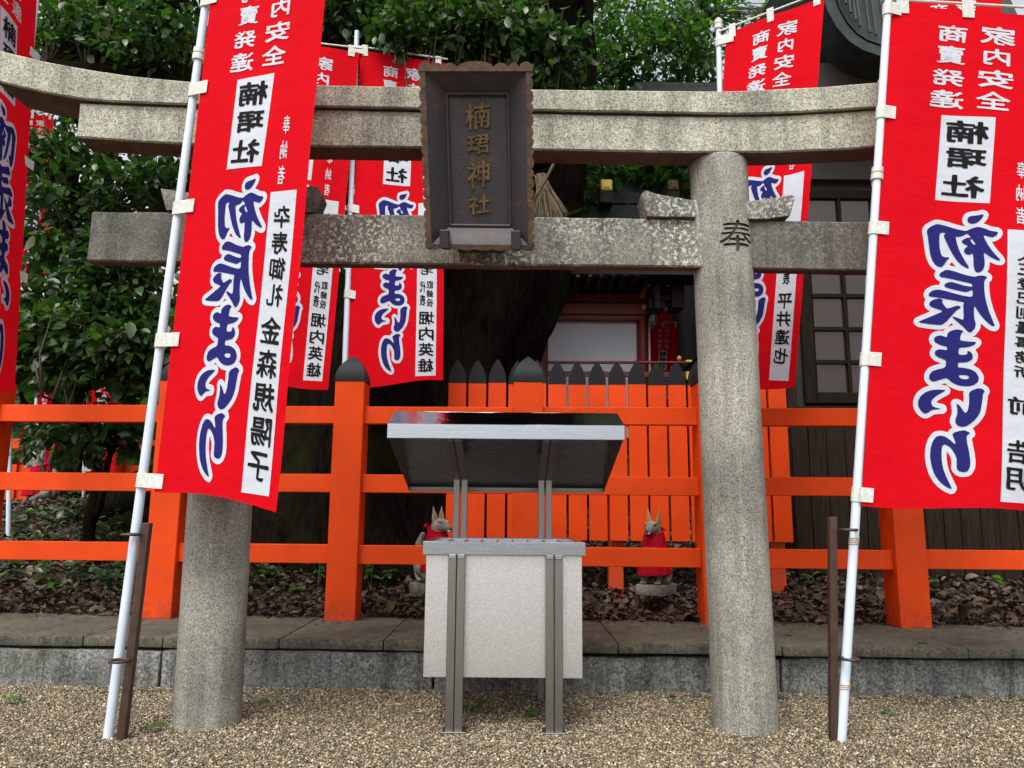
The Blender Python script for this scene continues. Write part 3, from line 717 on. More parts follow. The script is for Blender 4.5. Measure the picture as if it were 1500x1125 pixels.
# ================================================================ BANNERS
BW, BH = .87, None
eT, eB = P(1307, 8, 3.6), P(1262, 737, 3.6); BH = eT.z-eB.z
def dsg(px, py):
    q = P(px, py, 3.6); xe = eT.x+(eB.x-eT.x)*(eT.z-q.z)/(eT.z-eB.z); u = (q.x-xe)/BW
    zz = q.z + .055*(q.x-xe); return u, (eT.z-zz)/BH
def zo(ox, oy, s, pts): return [dsg(ox+x/s, oy+y/s) for x, y in pts]
Z1 = lambda p: zo(1320, 300, 8.3333, p); Z2 = lambda p: zo(1320, 380, 8.3333, p); Z3 = lambda p: zo(1320, 480, 8.3333, p); Z4 = lambda p: zo(1320, 600, 8.3333, p)
POLY = [
 Z1([(1005,115),(985,160),(930,215),(880,232),(830,222),(808,185),(825,145),(860,133),(930,128)]),
 Z1([(450,225),(560,250),(650,280),(720,300),(800,318),(860,285),(935,268),(1000,290),(1080,325),(1165,340),(1150,375),(1100,405),(1060,395),(990,370),(1010,430),(1050,510),(1110,600),(1190,695),(1140,685),(1060,640),(990,580),(1000,680),(1000,750),(975,810),(930,835),(890,815),(875,760),(875,680),(868,590),(830,612),(790,600),(765,565),(785,520),(820,502),(760,470),(738,445),(760,420),(800,402),(840,398),(850,393),(805,342),(760,375),(700,385),(672,382),(685,460),(720,570),(770,670),(830,778),(790,770),(720,720),(660,640),(610,550),(560,440),(528,375),(555,335),(500,330),(480,345),(475,420),(478,520),(500,610),(540,635),(605,633),(560,680),(530,730),(495,758),(440,740),(395,690),(365,610),(348,500),(335,400),(318,310),(345,275),(400,245)]),
 Z1([(845,418),(860,412),(908,488),(880,488),(855,460),(843,435)]),
 Z2([(470,185),(490,155),(530,130),(580,120),(650,140),(750,180),(880,218),(920,205),(970,202),(1010,215),(1030,232),(1000,250),(990,290),(992,400),(1005,500),(1035,620),(1075,730),(1118,832),(1060,810),(990,740),(930,660),(880,565),(870,620),(875,720),(895,800),(880,850),(835,898),(800,880),(740,810),(670,750),(615,695),(650,700),(700,720),(755,742),(755,650),(750,545),(770,525),(660,500),(560,480),(450,460),(360,452),(335,435),(350,400),(400,372),(460,362),(560,385),(700,430),(860,468),(860,372),(830,385),(780,400),(700,380),(600,352),(545,335),(528,312),(550,285),(610,268),(680,290),(760,320),(855,340),(855,300),(780,278),(660,245),(550,218),(490,210)]),
 Z2([(342,548),(355,515),(400,485),(470,470),(520,493),(500,510),(520,550),(560,600),(610,585),(680,560),(720,575),(720,595),(680,615),(620,680),(560,750),(510,790),(470,798),(330,785),(200,765),(260,738),(400,680),(520,628),(440,600),(370,575)]),
 Z3([(565,115),(562,75),(590,45),(640,25),(700,20),(760,45),(730,65),(718,100),(712,155),(800,170),(905,178),(880,210),(830,232),(760,240),(700,245),(695,325),(740,333),(790,330),(800,310),(795,280),(840,300),(865,350),(850,395),(800,420),(740,425),(690,425),(690,485),(760,490),(840,510),(900,550),(932,610),(920,665),(870,705),(790,717),(700,705),(620,665),(560,608),(500,625),(430,648),(385,655),(345,625),(345,575),(380,530),(450,505),(545,485),(550,395),(500,375),(440,350),(410,315),(420,280),(460,262),(500,262),(560,275),(562,228),(500,215),(430,185),(400,150),(410,115),(450,95),(490,92),(530,108)]),
 Z3([(692,580),(740,575),(795,578),(822,600),(810,625),(770,632),(720,618)]),
 Z3([(555,760),(500,790),(430,830),(385,870),(368,915),(385,955),(430,975),(515,990),(440,993),(380,1000),(340,1030),(295,1050),(250,1020),(210,960),(208,890),(240,830),(300,785),(380,758),(470,752)]),
 Z3([(1000,778),(975,810),(970,870),(950,1000),(930,1060),(880,1130),(800,1195),(745,1212),(690,1200),(655,1155),(660,1115),(680,1060),(682,1000),(675,940),(668,925),(700,940),(730,980),(760,1030),(778,1042),(800,1015),(815,950),(820,870),(815,800),(850,765),(920,742),(960,745)]),
 Z4([(620,305),(640,280),(700,260),(765,250),(830,290),(790,310),(782,350),(790,420),(810,530),(820,640),(812,710),(785,755),(740,765),(690,752),(662,720),(665,650),(662,580),(630,510),(590,455),(530,420),(500,440),(490,500),(488,600),(500,700),(530,800),(570,890),(608,975),(540,945),(460,880),(400,790),(365,680),(350,570),(358,470),(385,385),(430,325),(480,315),(540,330),(600,375),(655,430),(650,380),(630,330)]),
]
def sdf_letters():
    """signed distance to the traced brush strokes on a fine grid, then the two outlines as meshes"""
    segs = []
    phys = []
    for pg in POLY:
        a = np.array(pg)*np.array([BW, BH])
        q = []
        for i in range(len(a)):
            p0, p1 = a[i], a[(i+1) % len(a)]; q += [p0*.8+p1*.2, p0*.2+p1*.8]
        phys.append(np.array(q))
    allp = np.concatenate(phys); lo = allp.min(0)-.035; hi = allp.max(0)+.035; h = .0033
    nx_, ny_ = int((hi[0]-lo[0])/h)+1, int((hi[1]-lo[1])/h)+1
    gx_, gy_ = np.meshgrid(lo[0]+h*np.arange(nx_), lo[1]+h*np.arange(ny_))
    D = np.full(gx_.shape, 1.0); ins = np.zeros(gx_.shape, bool)
    for q in phys:
        n_ = len(q)
        for i in range(n_):
            a, b = q[i], q[(i+1) % n_]; ab = b-a; L2 = (ab*ab).sum()+1e-12
            t = np.clip(((gx_-a[0])*ab[0]+(gy_-a[1])*ab[1])/L2, 0, 1)
            D = np.minimum(D, np.hypot(gx_-a[0]-t*ab[0], gy_-a[1]-t*ab[1]))
            if a[1] != b[1]:
                c = ((a[1] > gy_) != (b[1] > gy_)) & (gx_ < (b[0]-a[0])*(gy_-a[1])/(b[1]-a[1])+a[0]); ins ^= c
    D = np.where(ins, -D, D)
    def contour(level):
        v, f = contour_mesh(D, lo, h, level); return v/np.array([BW, BH]), f
    return contour(0.0), contour(.0235)
NAVY, OUTL = sdf_letters()

# small print, boxes measured on the right hand banner (u0, v0, u1, v1), kept wide as printed
def bx(a, b, c, d): p = dsg(a, b); q = dsg(c, d); return (p[0], p[1], q[0], q[1])
WHITE_TXT = [('家', 1437, 37, 1488, 67), ('内', 1441, 70, 1480, 97), ('安', 1433, 101, 1484, 131), ('全', 1430, 133, 1479, 163),
             ('商', 1375, 36, 1417, 63), ('賣', 1374, 66, 1414, 95), ('発', 1367, 100, 1413, 127), ('達', 1363, 130, 1411, 160)]
WHITE_TXT = [(c, *bx(*r_)) for c, *r_ in WHITE_TXT]
BLACK_TXT = [(c, *bx(*r_)) for c, *r_ in [('楠', 1387, 175, 1447, 212), ('珺', 1387, 215, 1444, 248), ('社', 1381, 254, 1441, 291)]]
PANEL = [dsg(1380, 168), dsg(1458, 172), dsg(1449, 298), dsg(1371, 292)]
def nameboxes(kind, a=.735, b=.915):
    """characters of the donor's panel: (char, u0, v0, u1, v1)"""
    out = []
    def col(s, v0, v1, ua, ub):
        k = len(s); h = (v1-v0)/k
        for i, c in enumerate(s): out.append((c, ua, v0+h*(i+.07), ub, v0+h*(i+.93)))
    w = b-a
    if kind == 'left':
        col('卆寿御礼', .487, .672, a+w*.18, b-w*.12); col('金森規陽子', .682, .965, a+w*.08, b-w*.05)
    elif kind == 'right':
        col('久三登記測量事務所', .50, .755, a+w*.22, b-w*.12); col('前', .785, .825, a+w*.05, b-w*.02); col('浩明', .865, .965, a+w*.05, b-w*.02)
    elif kind == 'mid':
        col('有限会社住宅', .50, .685, a+w*.15, b-w*.15); col('取締役', .70, .78, a+w*.5, b-w*.12); col('代表', .70, .78, a+w*.1, a+w*.44); col('堀内英雄', .79, .975, a+w*.08, b-w*.05)
    elif kind == 'far':
        col('代表', .68, .75, a+w*.3, b-w*.3); col('平井達也', .765, .945, a+w*.08, b-w*.08)
    return out
DONOR = [(c, .765, .322+.047*i, .825, .322+.047*i+.035) for i, c in enumerate('奉納者')]

def make_banner(label, PT, FT, FB, PB, pole_a, pole_b, prad, tabs, name_kind=None, print_on=True, wave=.012, seed=0, group=None, cx=None, collar_at=(), rod=True, detail=True, cat='banner', tip_up=.0):
    root = thing('nobori_banner', label, cat, group)
    PT, FT, FB, PB = [Vector(p) for p in (PT, FT, FB, PB)]
    n_ = (FT-PT).cross(PB-PT).normalized()
    if n_.dot(CAM-(PT+FB)/2) < 0: n_ = -n_
    def surf(uv, off=0.0):
        u = uv[:, 0:1]; v = uv[:, 1:2]
        A = np.array(PT)*(1-u)+np.array(FT)*u; B = np.array(PB)*(1-u)+np.array(FB)*u
        p = A*(1-v)+B*v
        w = wave*(u**.7)*(np.sin(6.0*u+3.1*v+seed)*.9+.55*np.sin(11*u-2.3*v+seed*2)+.35*np.sin(17*v+4*u+seed*1.7)*(.3+v))
        p = p + np.array(n_)*(w+off)
        # hem: slack between the ties on the pole side
        return p
    def mesh2d(name, uvs, faces, mat, par, off, smooth=True):
        me = bpy.data.meshes.new(name); me.from_pydata([tuple(x) for x in surf(np.asarray(uvs, float), off)], [], faces); me.materials.append(mat)
        if smooth: me.polygons.foreach_set('use_smooth', [True]*len(me.polygons))
        # faces towards the viewer's side
        return link(name, me, par)
    nu, nv = 36, 90
    uv = [(i/nu, j/nv) for j in range(nv+1) for i in range(nu+1)]
    # small scallops along the pole edge and hem
    uv = [(u - (0 if u > .3 else 0), v + (.006*math.sin(u*5+seed) if v == 1 else 0)) for u, v in uv]
    fs = [(j*(nu+1)+i, j*(nu+1)+i+1, (j+1)*(nu+1)+i+1, (j+1)*(nu+1)+i) for j in range(nv) for i in range(nu)]
    cloth = mesh2d('cloth', uv, fs, M['red'], root, 0)
    if print_on:
        def rect(pts, name, off):
            a, b, c, d = [np.array(p) for p in pts]; ku, kv = 8, 40
            q = [(a*(1-i/ku)+b*(i/ku))*(1-j/kv)+(d*(1-i/ku)+c*(i/ku))*(j/kv) for j in range(kv+1) for i in range(ku+1)]
            mesh2d(name, q, [(j*(ku+1)+i, j*(ku+1)+i+1, (j+1)*(ku+1)+i+1, (j+1)*(ku+1)+i) for j in range(kv) for i in range(ku)], M['print_white'], cloth, off)
        rect(PANEL, 'shrine_name_panel', .0015)
        if name_kind: rect([(.72, .463), (.928, .463), (.928, .982), (.72, .982)], 'donor_panel', .0015)
        def text(lst, name, mat, off, bold):
            V_ = []; F_ = []
            for c, ua, va, ub, vb in lst:
                g, gf = glyph(c, bold); o_ = len(V_)
                for x, y in g: V_.append((ub+(ua-ub)*x, va+(vb-va)*y))        # seen from the back of the cloth: mirrored
                F_ += [tuple(i+o_ for i in f) for f in gf]
            mesh2d(name, V_, F_, mat, cloth, off, smooth=False)
        text(WHITE_TXT, 'blessing_lettering', M['print_white'], .003, .020)
        text(BLACK_TXT, 'shrine_name_lettering', M['print_black'], .004, .026)
        text(DONOR, 'donor_heading', M['print_white'], .003, .008)
        if name_kind: text(nameboxes(name_kind), 'donor_lettering', M['print_black'], .004, .020)
        mesh2d('title_outline', OUTL[0], OUTL[1], M['print_white'], cloth, .002)
        mesh2d('title_lettering', NAVY[0], NAVY[1], M['print_navy'], cloth, .004)
    a, b = Vector(pole_a), Vector(pole_b)
    mb = MB(); br = [a.lerp(b, t) for t in (0, .5, 1)]; mb.tube(br, [prad, prad*.93, prad*.86], 16); pole = mb.build('pole', M['pole'], root, smooth='auto')
    d = (b-a).normalized()
    for c in collar_at:
        p = a.lerp(b, c); mb = MB(); mb.tube([p-d*.035, p-d*.034, p-d*.004, p-d*.003, p+d*.003, p+d*.004, p+d*.03, p+d*.031], [prad*.95, prad*1.35, prad*1.35, prad*1.05, prad*1.05, prad*1.28, prad*1.28, prad*.9], 16); mb.build('collar', M['collar'], pole, smooth='auto')
    side = (FT-PT).normalized()
    for v in tabs:
        q = surf(np.array([[.0, v]]))[0]; q = Vector(q)
        t = (q-a).dot(d); p = a+d*t; e = q-p; 
        mb = MB(); hh = .033
        mb.tube([p-d*hh, p+d*hh], prad*1.18, 14); 
        out = q+side*.05+n_*.007
        A0 = p+n_*max(prad*1.15, e.dot(n_)+.007); 
        vs = [A0-d*hh, A0+d*hh, out+d*hh, out-d*hh]
        mb.prism(vs, n_*-.0022); mb.build('tab', M['tab'], root, smooth='auto')
    if rod:
        a1 = b - d*.05; off = PT-a1
        h0 = PT + (PT-FT).normalized()*.05 + Vector((0, 0, .035)); h1 = FT + (FT-PT)*.03 + Vector((0, 0, .035))
        mb = MB(); mb.tube([h0, h1], prad*.32, 8); cb = mb.build('crossbar', M['collar'], root, smooth='auto')
        for u in (.06, .45, .92):
            c0 = Vector(surf(np.array([[u-.035, .0]]))[0]); c1 = Vector(surf(np.array([[u+.035, .0]]))[0])
            mb = MB(); z1 = Vector((0, 0, .05)); z0 = Vector((0, 0, -.045))
            mb.prism([c0+z0+n_*.004, c1+z0+n_*.004, c1+z1+n_*.01, c0+z1+n_*.01], n_*.002); mb.build('tab', M['tab'], root)
    return root, surf

# E: right hand banner
E_PT = P(1306, 8, 3.6); E_PB = P(1262, 737, 3.6)
E_FT = E_PT+Vector((BW, 0, -.055*BW)); E_FB = E_PB+Vector((BW, 0, -.055*BW))
make_banner('big red banner on the white pole right of the torii', E_PT, E_FT, E_FB, E_PB,
            G(1232, 1089), P(1303, -30, 3.6), .0215, (.235, .475, .733, .985, .01), 'right', wave=.014, seed=1.0, group='red banners on white poles around the torii', collar_at=(.715,))
# left banner
make_banner('red banner on the leaning white pole in front of the left torii pillar', P(312, -32, 3.52), P(486, -78, 3.22), P(403, 746, 3.22), P(227, 717, 3.52),
            G(158, 1083), P(310, -60, 3.55), .022, (.235, .475, .73, .985, .045), 'left', wave=.010, seed=2.2, group='red banners on white poles around the torii', collar_at=(.86,))
# middle pair behind the torii
make_banner('red banner behind the torii just left of the name plaque', P(528, 74, 5.9), P(652, 92, 5.8), P(649, 559, 5.8), P(507, 566, 5.9),
            P(492, 905, 5.9), P(523, 46, 5.9), .024, (.30, .49, .74, .985, .0), 'mid', wave=.012, seed=.5, group='red banners on white poles around the torii')
make_banner('red banner half hidden behind the left front banner, above the fence', P(386, 60, 5.7), P(526, 76, 5.8), P(481, 569, 5.8), P(343, 560, 5.7),
            P(330, 900, 5.7), P(384, 40, 5.7), .024, (.2, .49, .74, .985), 'mid', wave=.014, seed=3.7, group='red banners on white poles around the torii')
# behind the right pillar
make_banner('red banner behind the right torii pillar, before the lattice window', P(1064, 49, 4.75), P(1208, -6, 4.6), P(1164, 570, 4.6), P(1030, 562, 4.75),
            P(1073, 945, 4.78), P(1052, 28, 4.78), .021, (.02, .235, .5, .74, .985), 'far', wave=.016, seed=5.0, group='red banners on white poles around the torii', collar_at=(.99,))
# one more pole directly behind the right hand banner
make_banner('red banner mostly hidden directly behind the big right hand banner', P(1322, -6, 4.3), P(1470, -24, 4.2), P(1440, 560, 4.2), P(1300, 570, 4.3),
            P(1240, 957, 4.3), P(1299, 10, 4.3), .02, (.05, .25, .5, .75), None, wave=.012, seed=6.0, group='red banners on white poles around the torii')
# far left, seen from its printed side
make_banner('red banner cut by the left edge, behind the tip of the stone lintel', P(58, -70, 5.0), P(-34, -190, 4.35), P(-36, 560, 4.35), P(21, 582, 5.0),
            P(-45, 905, 5.06), P(60, -60, 5.06), .021, (.02, .25, .5, .75), 'left', wave=.014, seed=4.4, group='red banners on white poles around the torii')
# distant ones
def small(label, x0, x1, y0, y1, Y, seed, base, nk_=None, top=None):
    make_banner(label, P(x0, y0, Y), P(x1, y0+1, Y+.1), P(x1-3, y1, Y+.1), P(x0-3, y1, Y), Vector((P(x0-7, base, Y).x, Y, float(ground_h(P(x0-7, base, Y).x, Y))-.08)), P(x0-3, y0-6, Y), .022, (.02, .5, .98), nk_, wave=.015, seed=seed, group='small distant red banners', detail=False)
small('distant red banner beside the red shrine pillar, the nearer of two', 953, 992, 475, 640, 10.5, 1.1, 700)
small('distant red banner set higher behind the one beside the shrine pillar', 962, 998, 455, 620, 11.6, 2.1, 690)
small('far red banner seen under the leaves between the left rails, right of two', 130, 172, 545, 690, 10.8, 3.1, 735)
small('far red banner beside the pale statue between the left rails, left of two', 57, 76, 560, 690, 10.2, 4.1, 735)
small('dark red banner hidden among the leaves at upper left', 24, 78, 168, 400, 7.4, 5.1, 760)

# ---------------------------------------------------------------- stakes
def stake(label, base, top, w, rings, pole_pts, grp):
    t = thing('banner_stake', label, 'stake', grp)
    a = Vector(base); b = Vector(top); mb = MB(); mb.bar(a, b, w, w); mb.build('bar', M['stake'], t, bevel=.002)
    for (c, r_) in rings:
        mb = MB(); mb.torus(c, r_, .0065); mb.build('ring', M['stake'], t, smooth=True)
sb = G(178, 1086); st_ = P(216, 766, sb.y)
stake('brown square steel stake leaning beside the left banner pole', sb, st_, .036, [(P(192, 783, 3.52), .038), (P(175, 968, 3.52), .038)], None, 'steel stakes holding the banner poles')
sb = G(1221, 1088); st_ = P(1219, 757, sb.y)
stake('upright brown square steel stake beside the right banner pole', sb, st_, .034, [(P(1243, 776, 3.6), .036), (P(1245, 965, 3.6), .036)], None, 'steel stakes holding the banner poles')
for w_, pys in (('upper', (788, 791, 794, 797)), ('lower', (1005, 1008, 1011))):
    mb = MB()
    for py in pys:
        z_ = P(1240, py, 3.6).z; a_, b_ = G(1232, 1089), P(1303, -30, 3.6); mb.torus(a_.lerp(b_, z_/b_.z), .0222, .0022, 20, 6)
    tag(mb.build('string_tie', M['elastic'], smooth=True), 'tan string wound round the right banner pole, %s ring' % ('just below the upper' if w_ == 'upper' else 'below the lower'), 'string', 'string ties on the right banner pole')

# ================================================================ OFFERING BOX
box = thing('offering_box', 'stainless steel offering box with sloping lid roof on the gravel under the torii', 'offering box')
OF, OB_ = 3.72, 4.34
def X_(px, py, Y): return P(px, py, Y).x
xl, xr = X_(622, 900, OF+.04), X_(853, 900, OF+.04)
zb, zr0, zr1 = P(738, 993, OF+.04).z, P(738, 814, OF).z, P(738, 794, OF).z
mb = MB(); mb.box(xl, xr, OF+.04, OB_-.03, zb, zr0+.001); mb.build('body', M['emboss'], box, bevel=.002)
rl, rr = X_(619, 804, OF), X_(858, 804, OF)
def rimbar(a0, a1, b0, b1): mb = MB(); mb.box(a0, a1, b0, b1, zr0+.002, zr1); mb.build('rim', M['steel'], box, bevel=.002)
rimbar(rl, rr, OF, OF+.035); rimbar(rl, rr, OB_-.035, OB_)
rimbar(rl, rl+.035, OF+.036, OB_-.036); rimbar(rr-.035, rr, OF+.036, OB_-.036)
nb = 8
for i in range(nb):   # V shaped slats running front to back
    x = rl+.06+(rr-rl-.12)*(i+.5)/nb; w = (rr-rl-.12)/nb*.46
    mb = MB(); mb.prism([(x-w, OF+.037, zr0+.01), (x+w, OF+.037, zr0+.01), (x, OF+.037, zr1-.004)], (0, OB_-OF-.074, 0)); mb.build('grate_slat', M['steel'], box)
legs = [(654, 666), (667.5, 678.5), (799.5, 811), (812.5, 824.5)]
for a, b in legs:
    x0 = X_(a, 950, OF); x1 = X_(b, 950, OF); xc = (x0+x1)/2
    mb = MB(); mb.box(xc-.019, xc+.019, OF-.002, OF+.038, .004, zr0-.001); mb.build('leg', M['steel_dark'], box, bevel=.002)
    mb = MB(); mb.box(xc-.017, xc+.017, OF-.006, OF+.034, zr0-.016, zr0+.003); mb.build('leg_bracket', M['steel'], box, bevel=.002)
for a, b in ((650, 679), (798, 825)):
    x0 = X_(a, 1080, OF)-.01; x1 = X_(b, 1080, OF)+.01; mb = MB(); mb.box(x0, x1, OF-.02, OF+.07, .006, .016); mb.build('foot_plate', M['steel_dark'], box, bevel=.001)
# rear posts, arms that follow the lid
zk = P(740, 701, OB_).z
RX = [(664.5, 672.5), (676, 684), (788.5, 797), (799.5, 808)]
lipY = 3.70; z_l0, z_l1 = P(740, 643, lipY).z, P(740, 622, lipY).z
ridge = (3.95, P(742, 604, 3.95).z); rear = (4.58, P(741, 721, 4.58).z)
for a, b in RX:
    x0 = X_(a, 750, OB_); x1 = X_(b, 750, OB_); xc = (x0+x1)/2
    mb = MB(); mb.box(xc-.017, xc+.017, OB_-.017, OB_+.021, .004, zk); mb.build('rear_post', M['steel_dark'], box, bevel=.002)
    mb = MB(); mb.bar((xc, OB_, zk+.001), (xc, lipY+.03, z_l0+.005), .034, .03); mb.build('lid_arm', M['steel_dark'], box, bevel=.002)
ll, lr = X_(567, 632, lipY), X_(915, 632, lipY)
mb = MB(); mb.box(ll, lr, lipY, lipY+.012, z_l0, z_l1); mb.box(ll, lr, lipY+.0125, lipY+.03, z_l0, z_l0+.008); mb.build('lid_lip', M['steel'], box, bevel=.0015)
def sheet(name, pts, thick, mat, K=14, wob=0.0):
    (a, b, c, d) = [Vector(p) for p in pts]; nn_ = (b-a).cross(d-a).normalized(); vs = []
    for side_ in (0, 1):
        for j in range(K+1):
            for i in range(K+1):
                q = (a.lerp(b, i/K)).lerp(d.lerp(c, i/K), j/K); w_ = wob*noise.noise(q*5)*min(i, K-i, 4)/4
                vs.append(q+nn_*(w_-thick*side_))
    m_ = (K+1)**2; fs = [(j*(K+1)+i+o*m_, j*(K+1)+i+1+o*m_, (j+1)*(K+1)+i+1+o*m_, (j+1)*(K+1)+i+o*m_) for o in (0, 1) for j in range(K) for i in range(K)]
    mb = MB(); mb.add(vs, fs)
    bd = [i for i in range(K+1)]+[(j+1)*(K+1)-1 for j in range(1, K+1)]+[K*(K+1)+i for i in range(K-1, -1, -1)]+[j*(K+1) for j in range(K-1, 0, -1)]
    mb.f += [(bd[i], bd[(i+1) % len(bd)], bd[(i+1) % len(bd)]+m_, bd[i]+m_) for i in range(len(bd))]
    return mb.build(name, mat, box, smooth='auto')
sheet('lid_front_sheet', [(ll, lipY+.001, z_l1+.001), (lr, lipY+.001, z_l1+.001), (lr, ridge[0], ridge[1]), (ll, ridge[0], ridge[1])], .004, M['steel_mirror'], wob=.006)
sheet('lid_rear_sheet', [(ll, ridge[0]+.001, ridge[1]), (lr, ridge[0]+.001, ridge[1]), (lr, rear[0], rear[1]+.03), (ll, rear[0], rear[1]+.03)], .004, M['steel'], wob=.002)
mb = MB(); mb.box(ll, lr, rear[0], rear[0]+.012, rear[1], rear[1]+.045); mb.box(ll, lr, rear[0]-.02, rear[0]-.0005, rear[1], rear[1]+.006); mb.build('lid_rear_lip', M['steel_dark'], box, bevel=.001)
for x0, x1 in ((ll, ll+.004), (lr-.004, lr)):
    s_ = [(x0, lipY+.0125, z_l0), (x0, lipY+.0125, z_l1-.004), (x0, ridge[0], ridge[1]-.006), (x0, rear[0]-.001, rear[1]+.024), (x0, rear[0]-.001, rear[1]), (x0, rear[0]-.2, rear[1]+.06), (x0, lipY+.06, z_l0)]
    mb = MB(); mb.prism(s_, (x1-x0, 0, 0)); mb.build('lid_side', M['steel_dark'], box)

# ================================================================ FOX STATUES
def skin(name, pts, edges, rads, mat, parent, sub=2, root=0):
    me = bpy.data.meshes.new(name); me.from_pydata([tuple(p) for p in pts], edges, []); o = bpy.data.objects.new(name, me); COL.objects.link(o)
    md = o.modifiers.new('s', 'SKIN'); md.use_smooth_shade = True
    for i, r_ in enumerate(rads):
        r_ = r_ if isinstance(r_, tuple) else (r_, r_)
        me.skin_vertices[0].data[i].radius = r_; me.skin_vertices[0].data[i].use_root = (i == root)
    m2 = o.modifiers.new('u', 'SUBSURF'); m2.levels = sub; m2.render_levels = sub
    dg = bpy.context.evaluated_depsgraph_get(); nm = bpy.data.meshes.new_from_object(o.evaluated_get(dg)); nm.name = name
    bpy.data.objects.remove(o); nm.materials.clear(); nm.materials.append(mat)
    return link(name, nm, parent)
def fox(label, loc, face, H, yaw):
    """seated guardian fox; local: x = towards its nose, z up, unit height 1"""
    root = thing('fox_statue', label, 'fox statue', 'stone guardian foxes with red bibs')
    s = H
    mb = MB(); mb.box(-.20, .24, -.17, .17, 0, .12); ped = mb.build('pedestal', M['statue'], root, bevel=.012, seg=2, smooth='auto')
    pts = [(-.10, 0, .24), (-.02, 0, .36), (.05, 0, .52), (.07, 0, .64), (.08, 0, .74), (.12, 0, .775), (.19, 0, .74), (.255, 0, .715),   # 0-7 rump..nose
           (.10, .075, .45), (.13, .085, .28), (.14, .085, .16), (.19, .085, .14),       # 8-11 fore leg
           (.10, -.075, .45), (.13, -.085, .28), (.14, -.085, .16), (.19, -.085, .14),
           (-.06, .11, .24), (.03, .14, .19), (.10, .145, .145),                          # 16-18 haunch
           (-.06, -.11, .24), (.03, -.14, .19), (.10, -.145, .145),
           (-.17, 0, .22), (-.22, 0, .36), (-.22, 0, .54), (-.16, 0, .68)]                # tail
    ed = [(0, 1), (1, 2), (2, 3), (3, 4), (4, 5), (5, 6), (6, 7), (2, 8), (8, 9), (9, 10), (10, 11), (2, 12), (12, 13), (13, 14), (14, 15), (0, 16), (16, 17), (17, 18), (0, 19), (19, 20), (20, 21), (0, 22), (22, 23), (23, 24), (24, 25)]
    rd = [.13, .125, .11, .085, .105, .105, .062, .026, .055, .04, .036, .032, .055, .04, .036, .032, .085, .06, .035, .085, .06, .035, .05, .065, .06, .025]
    skin('body', pts, ed, rd, M['statue'], root, root=1)
    for sy in (-1, 1):
        # ear: curved shell with ochre inside
        b = Vector((.06, sy*.052, .815)); tip = b+Vector((-.005, sy*.018, .165))
        ring = [b+Vector((.030*math.cos(a), .034*math.sin(a), 0)) for a in [2*math.pi*k/12 for k in range(12)]]
        vs = []; 
        for t in (-.25, 0, .3, .6, .85, 1):
            for k in range(12):
                q = ring[k]; vs.append(b+(q-b)*(1-max(0, t)**1.4*.95)+(tip-b)*t)
        mb = MB(); mb.add(vs, [(i*12+k, i*12+(k+1) % 12, (i+1)*12+(k+1) % 12, (i+1)*12+k) for i in range(5) for k in range(12)]+[tuple(range(60, 72))])
        ear = mb.build('ear', M['statue'], root, smooth=True)
        e0 = b+Vector((.0315, 0, 0)); pts_ = [e0+Vector((.004, -.020, .008)), e0+Vector((.004, .020, .008)), e0+Vector((-.006, .017+sy*.006, .06)), e0+Vector((-.026, sy*.014, .128)), e0+Vector((-.006, -.017+sy*.006, .06))]
        mb = MB(); mb.prism(pts_, (.004, 0, 0)); mb.build('ear_lining', M['ear'], ear)
        # eye slit and brow
        mb = MB(); c = Vector((.178, sy*.052, .782)); mb.tube([c+Vector((-.035, sy*.020, .018)), c+Vector((-.01, sy*.010, .004)), c+Vector((.018, -sy*.008, -.008))], [.003, .0075, .003], 8); mb.build('eye', M['eye'], root, smooth=True)
        mb = MB(); c = Vector((.172, sy*.052, .798)); mb.tube([c+Vector((-.045, sy*.020, .022)), c+Vector((-.01, sy*.008, .008)), c+Vector((.02, -sy*.014, .0))], [.005, .011, .006], 8); mb.build('brow', M['statue'], root, smooth=True)
        mb = MB(); mb.tube([Vector((.275, sy*.004, .695)), Vector((.235, sy*.030, .690)), Vector((.175, sy*.062, .700))], [.003, .004, .002], 6); mb.build('mouth_line', M['eye'], root, smooth=True)
        for k in range(4):   # toes
            mb = MB(); y = sy*.085+(k-1.5)*.018; mb.tube([(.175, y, .148), (.205, y, .143), (.222, y, .133)], [.011, .012, .006], 8); mb.build('toe', M['statue'], root, smooth=True)
    mb = MB(); mb.tube([(.268, 0, .722), (.287, 0, .716)], [.016, .009], 10); mb.build('nose', M['eye'], root, smooth=True)
    mb = MB(); mb.tube([(.24, -.022, .698), (.262, -.014, .698), (.262, .014, .698), (.24, .022, .698)], .011, 8); mb.build('muzzle_jewel', M['collar'], root, smooth=True)
    # bib: pleated cloth hung round the neck
    rows, nn = 16, 44; vs = []
    for j in range(rows+1):
        t = j/rows
        for k in range(nn+1):
            a = R(-118+236*k/nn); r_ = .112+.080*t**.8+.012*t*math.sin(k*1.15)+.006*math.sin(k*2.7+1)*t
            z = .675-.43*t - .02*math.cos(a)*t
            vs.append((.062+r_*math.cos(a)*(1.0+.10*t), r_*math.sin(a)*1.0, z+(.03*(1-math.cos(a)))*(1-t)))
    mb = MB(); mb.add(vs, [(j*(nn+1)+k, j*(nn+1)+k+1, (j+1)*(nn+1)+k+1, (j+1)*(nn+1)+k) for j in range(rows) for k in range(nn)])
    bib = mb.build('bib', M['bib'], root, smooth=True)
    mb = MB(); mb.tube([(.062+.106*math.cos(R(a)), .106*math.sin(R(a)), .675+.03*(1-math.cos(R(a)))) for a in range(-180, 181, 15)], .011, 8); mb.build('bib_band', M['bib'], bib, smooth=True)
